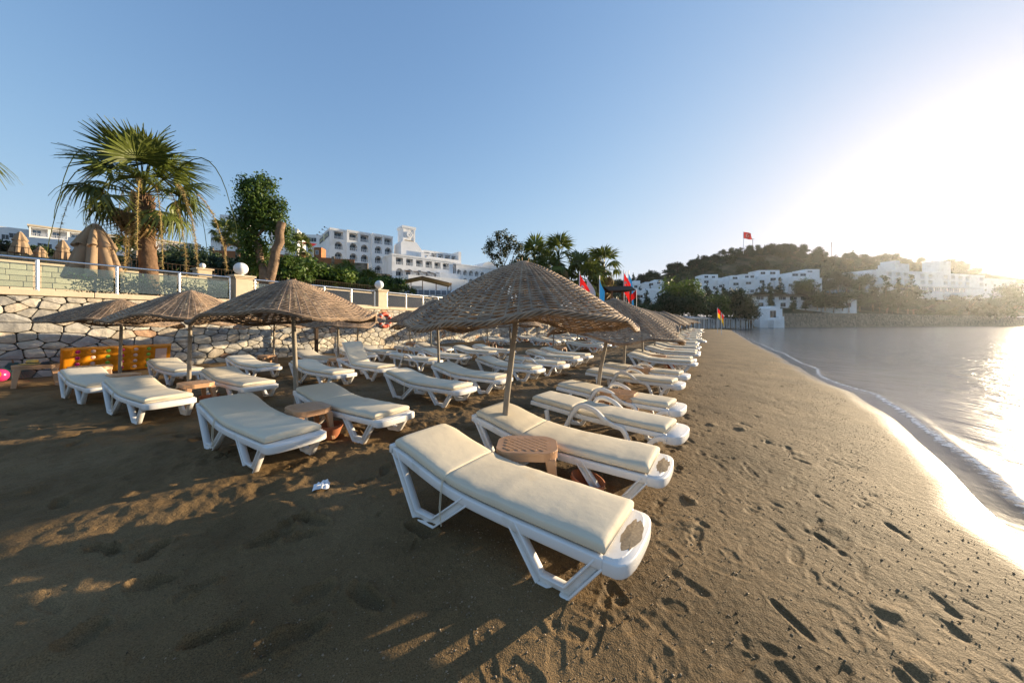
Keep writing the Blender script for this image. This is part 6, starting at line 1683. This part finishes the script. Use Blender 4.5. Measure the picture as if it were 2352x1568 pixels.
def band(gq):
    a = gq.uniform(.4, 13) if gq.random() < .8 else gq.uniform(13, 30); s0 = float(shore(a)); p = s0 - .55 - abs(gq.normal(0, .6)) + .2 * math.sin(a * 2)
    v = AP(a, p); return v.x, v.y
def anywhere(gq):
    a = gq.uniform(.3, 7.5); p = float(shore(a)) - gq.uniform(.8, 8.5); v = AP(a, p); return v.x, v.y
def loose(gq):
    a = gq.uniform(.5, 4.5); p = float(shore(a)) - 3.0 + gq.normal(0, .6); v = AP(a, p); return v.x, v.y
scatter('pebbles', 7000, band, M['pebble'], .0015, .0075, 'line of small pebbles along the wet edge of the sand', 1)
scatter('sand_crumbs', 2600, anywhere, M['debris'], .002, .008, 'dark crumbs of sand and leaf litter over the beach', 2)
scatter('coarse_sand', 3200, loose, M['pebble'], .003, .008, 'coarse grains beside the front sun lounger', 3)

# ---------------------------------------------------------------- flags, lifeguard tower, masts
def cloth(W_, H_, hang, seed, nx=12, nz=14):
    """flag hanging from its hoist: falls diagonally, folds along its length"""
    g = random.Random(seed); vs_ = []; fs = []
    for i in range(nx + 1):
        for j in range(nz + 1):
            u, v = i / nx, j / nz
            x = W_ * u * (1 - .62 * hang); z = -H_ * v - hang * W_ * u * .95
            y = .10 * math.sin(u * 5 + v * 2 + seed) * u * W_
            vs_.append((x, y, z))
    for i in range(nx):
        for j in range(nz): fs.append((i * (nz + 1) + j, (i + 1) * (nz + 1) + j, (i + 1) * (nz + 1) + j + 1, i * (nz + 1) + j + 1))
    return vs_, fs
def crescent(par, W_, H_, hang, seed, cx=.42, sc=.5, mt='flagwhite'):
    def P(u, v, dy): 
        x = W_ * u * (1 - .62 * hang); z = -H_ * v - hang * W_ * u * .95; return (x, .10 * math.sin(u * 5 + v * 2 + seed) * u * W_ + dy, z)
    for dy in (-.012, .012):
        q_ = MB(); n = 22; r1 = H_ * sc / 2; out = []
        for i in range(n + 1):
            a = R(38) + R(284) * i / n; out.append((cx + r1 * math.cos(a) / W_, .5 - r1 * math.sin(a) / H_))
        inn = []
        r2 = r1 * .8
        for i in range(n + 1):
            a = R(50) + R(260) * i / n; inn.append((cx + (r1 * .25 + r2 * math.cos(a)) / W_, .5 - r2 * math.sin(a) / H_))
        vs_ = [P(u, v, dy) for u, v in out] + [P(u, v, dy) for u, v in inn]
        q_.add(vs_, [(i, i + 1, n + 2 + i, n + 1 + i) for i in range(n)]); q_.build('crescent', M[mt], par)
        q_ = MB(); st_ = []; rs2 = r1 * .5
        for i in range(10):
            a = math.pi + math.pi * i / 5; rr_ = rs2 if i % 2 == 0 else rs2 * .4; st_.append((cx + (r1 * 1.15 + rr_ * math.cos(a)) / W_, .5 - rr_ * math.sin(a) / H_))
        vs_ = [P(cx + r1 * 1.15 / W_, .5, dy)] + [P(u, v, dy) for u, v in st_]; q_.add(vs_, [(0, 1 + i, 1 + (i + 1) % 10) for i in range(10)]); q_.build('star', M[mt], par)
def flag(px_, ytop, Y, base_z, W_, H_, hang, mt, label, rz=0.0, group=None, pole_r=.03, emblem=False, drop=.35, seed=0, two=None):
    c = at(px_, ytop, Y); o = empty('flag', (c.x, c.y, base_z), rz, label, 'flag', group); hz = c.z - base_z
    q_ = MB(); q_.tube([(0, 0, 0), (0, 0, hz)], pole_r, 7); q_.build('flagpole', M['rail'], o)
    f = empty('cloth', (0, 0, hz - drop)); f.parent = o
    vs_, fs = cloth(W_, H_, hang, seed)
    q_ = MB(); q_.add(vs_, fs)
    if two: q_.mi = [0 if (k % 14) < 7 else 1 for k in range(len(fs))]; q_.build('fabric', [M[two], M[mt]], f, smooth=True)
    else: q_.build('fabric', M[mt], f, smooth=True)
    if emblem: crescent(f, W_, H_, hang, seed)
    return o
gf = 'flags beside the palms'
flag(1331, 623, 40, .0, 1.9, 2.0, .85, 'red', 'red flag with white crescent on the pole before the palms', R(-10), gf, .04, True, .2, 1)
flag(1349, 634, 41, .0, 1.8, 1.7, .8, 'flagwhite', 'plain white flag between the red and the blue flag', R(15), gf, .04, False, .2, 2)
flag(1377, 633, 42, .0, 1.3, 2.6, 1.0, 'flagblue', 'drooping blue flag beside the white flag', R(-55), gf, .04, False, .25, 3)
flag(1433, 620, 60, .0, 2.0, 2.6, .9, 'red', 'red flag behind the lifeguard tower roof', R(-40), gf, .05, True, .3, 4)
flag(1438, 624, 62, .0, 1.8, 2.2, .9, 'flagwhite', 'narrow white flag half hidden behind the red one at the tower', R(-60), gf, .05, False, .6, 5)
flag(1444, 621, 63, .0, 2.0, 3.0, 1.0, 'flagblue', 'blue flag beside the lifeguard tower roof', R(-50), gf, .05, False, .4, 6)
flag(1648, 706, 66, -.1, .75, 1.3, .75, 'yellow', 'red and yellow bathing flag on the taller pole by the water', R(-20), 'red and yellow bathing flags', .03, False, .05, 7, 'red')
flag(1657, 717, 58, -.1, .8, 1.15, .8, 'yellow', 'red and yellow bathing flag on the shorter pole by the water', R(10), 'red and yellow bathing flags', .03, False, .05, 8, 'red')
c = at(1708, 583, 335); flag(1707.5, 531, 335, c.z - 4, 8.0, 4.8, .08, 'red', 'big red crescent flag flying on the hilltop mast', R(12), None, .16, True, .5, 9)
lt = empty('lifeguard_tower', at(1418, 740, 54), R(12), 'brown wooden lifeguard tower with a pitched roof', 'tower'); lt.location.z = 0
q_ = MB()
q_.add([(-1.75, -1.2, 5.15), (1.65, -1.2, 5.3), (1.75, 0, 5.85), (-1.75, 0, 5.7), (1.65, 1.2, 5.3), (-1.75, 1.2, 5.15)], [(0, 1, 2, 3), (3, 2, 4, 5)])
q_.add([(-1.75, -1.2, 5.05), (1.65, -1.2, 5.2), (1.75, 0, 5.75), (-1.75, 0, 5.6), (1.65, 1.2, 5.2), (-1.75, 1.2, 5.05)], [(3, 2, 1, 0), (5, 4, 2, 3), (1, 2, 4)])
q_.add([(-1.75, -1.2, 5.05), (1.65, -1.2, 5.2), (1.65, -1.2, 5.3), (-1.75, -1.2, 5.15)], [(0, 1, 2, 3)]); q_.build('roof', M['darkwood'], lt)
for x in (-1.2, 1.2):
    for y in (-.9, .9): q_ = MB(); q_.box(x - .09, x + .09, y - .09, y + .09, -.3, 5.25); q_.build('post', M['wood'], lt)
q_ = MB(); q_.box(-1.3, 1.3, -1.0, 1.0, 2.55, 2.7); q_.build('platform', M['wood'], lt)
for k in range(6):
    q_ = MB(); q_.box(-1.28, 1.28, -1.02, -.98, 2.75 + k * .17, 2.88 + k * .17); q_.build('plank', M['wood'], lt)
for k in range(6):
    q_ = MB(); q_.box(1.26, 1.3, -.98, .98, 2.75 + k * .17, 2.88 + k * .17); q_.build('plank', M['wood'], lt)
f = flag(1462, 664, 53, 2.6, 1.1, .8, .55, 'red', 'small plain red flag tilted beside the lifeguard tower', R(200), gf, .025, False, .05, 11)
for i, (x, yt, yb, Y, l) in enumerate([(1910, 556, 588, 335, 'dark utility pole with crossarms on the hill crest'), (1556, 600, 625, 330, 'thin lamp pole on the hill shoulder'), (1729, 548, 575, 332, 'small aerial mast beside the hilltop flag')]):
    c = at(x, yb, Y); o = empty('utility_pole', (c.x, c.y, c.z - 3), 0, l, 'pole'); h = (yb - yt) / F * Y + 3
    q_ = MB(); q_.tube([(0, 0, 0), (0, 0, h)], .16, 6); q_.build('mast', M['darkwood'], o)
    for k in range(3 if i == 0 else 1): q_ = MB(); q_.box(-1.1, 1.1, -.1, .1, h - .4 - k * 1.4, h - .2 - k * 1.4); q_.build('crossarm', M['darkwood'], o)
# ---------------------------------------------------------------- sea haze in the morning air
hm = bpy.data.materials.new('haze'); hm.use_nodes = True
hn = hm.node_tree.nodes; hn.clear()
ho = hn.new('ShaderNodeOutputMaterial'); hv = hn.new('ShaderNodeVolumePrincipled')
hv.inputs['Color'].default_value = (0.93, 0.96, 1.0, 1)
hv.inputs['Density'].default_value = 0.00008
hv.inputs['Anisotropy'].default_value = 0.82
hm.node_tree.links.new(hv.outputs[0], ho.inputs['Volume'])
q_ = MB(); q_.box(-430, 720, -60, 580, -3.5, 92)
hz = q_.build('haze', hm); tag(hz, 'pale sea haze filling the air of the bay', None, None, 'stuff')
hz.display_type = 'WIRE'
scene.cycles.volume_bounces = 0
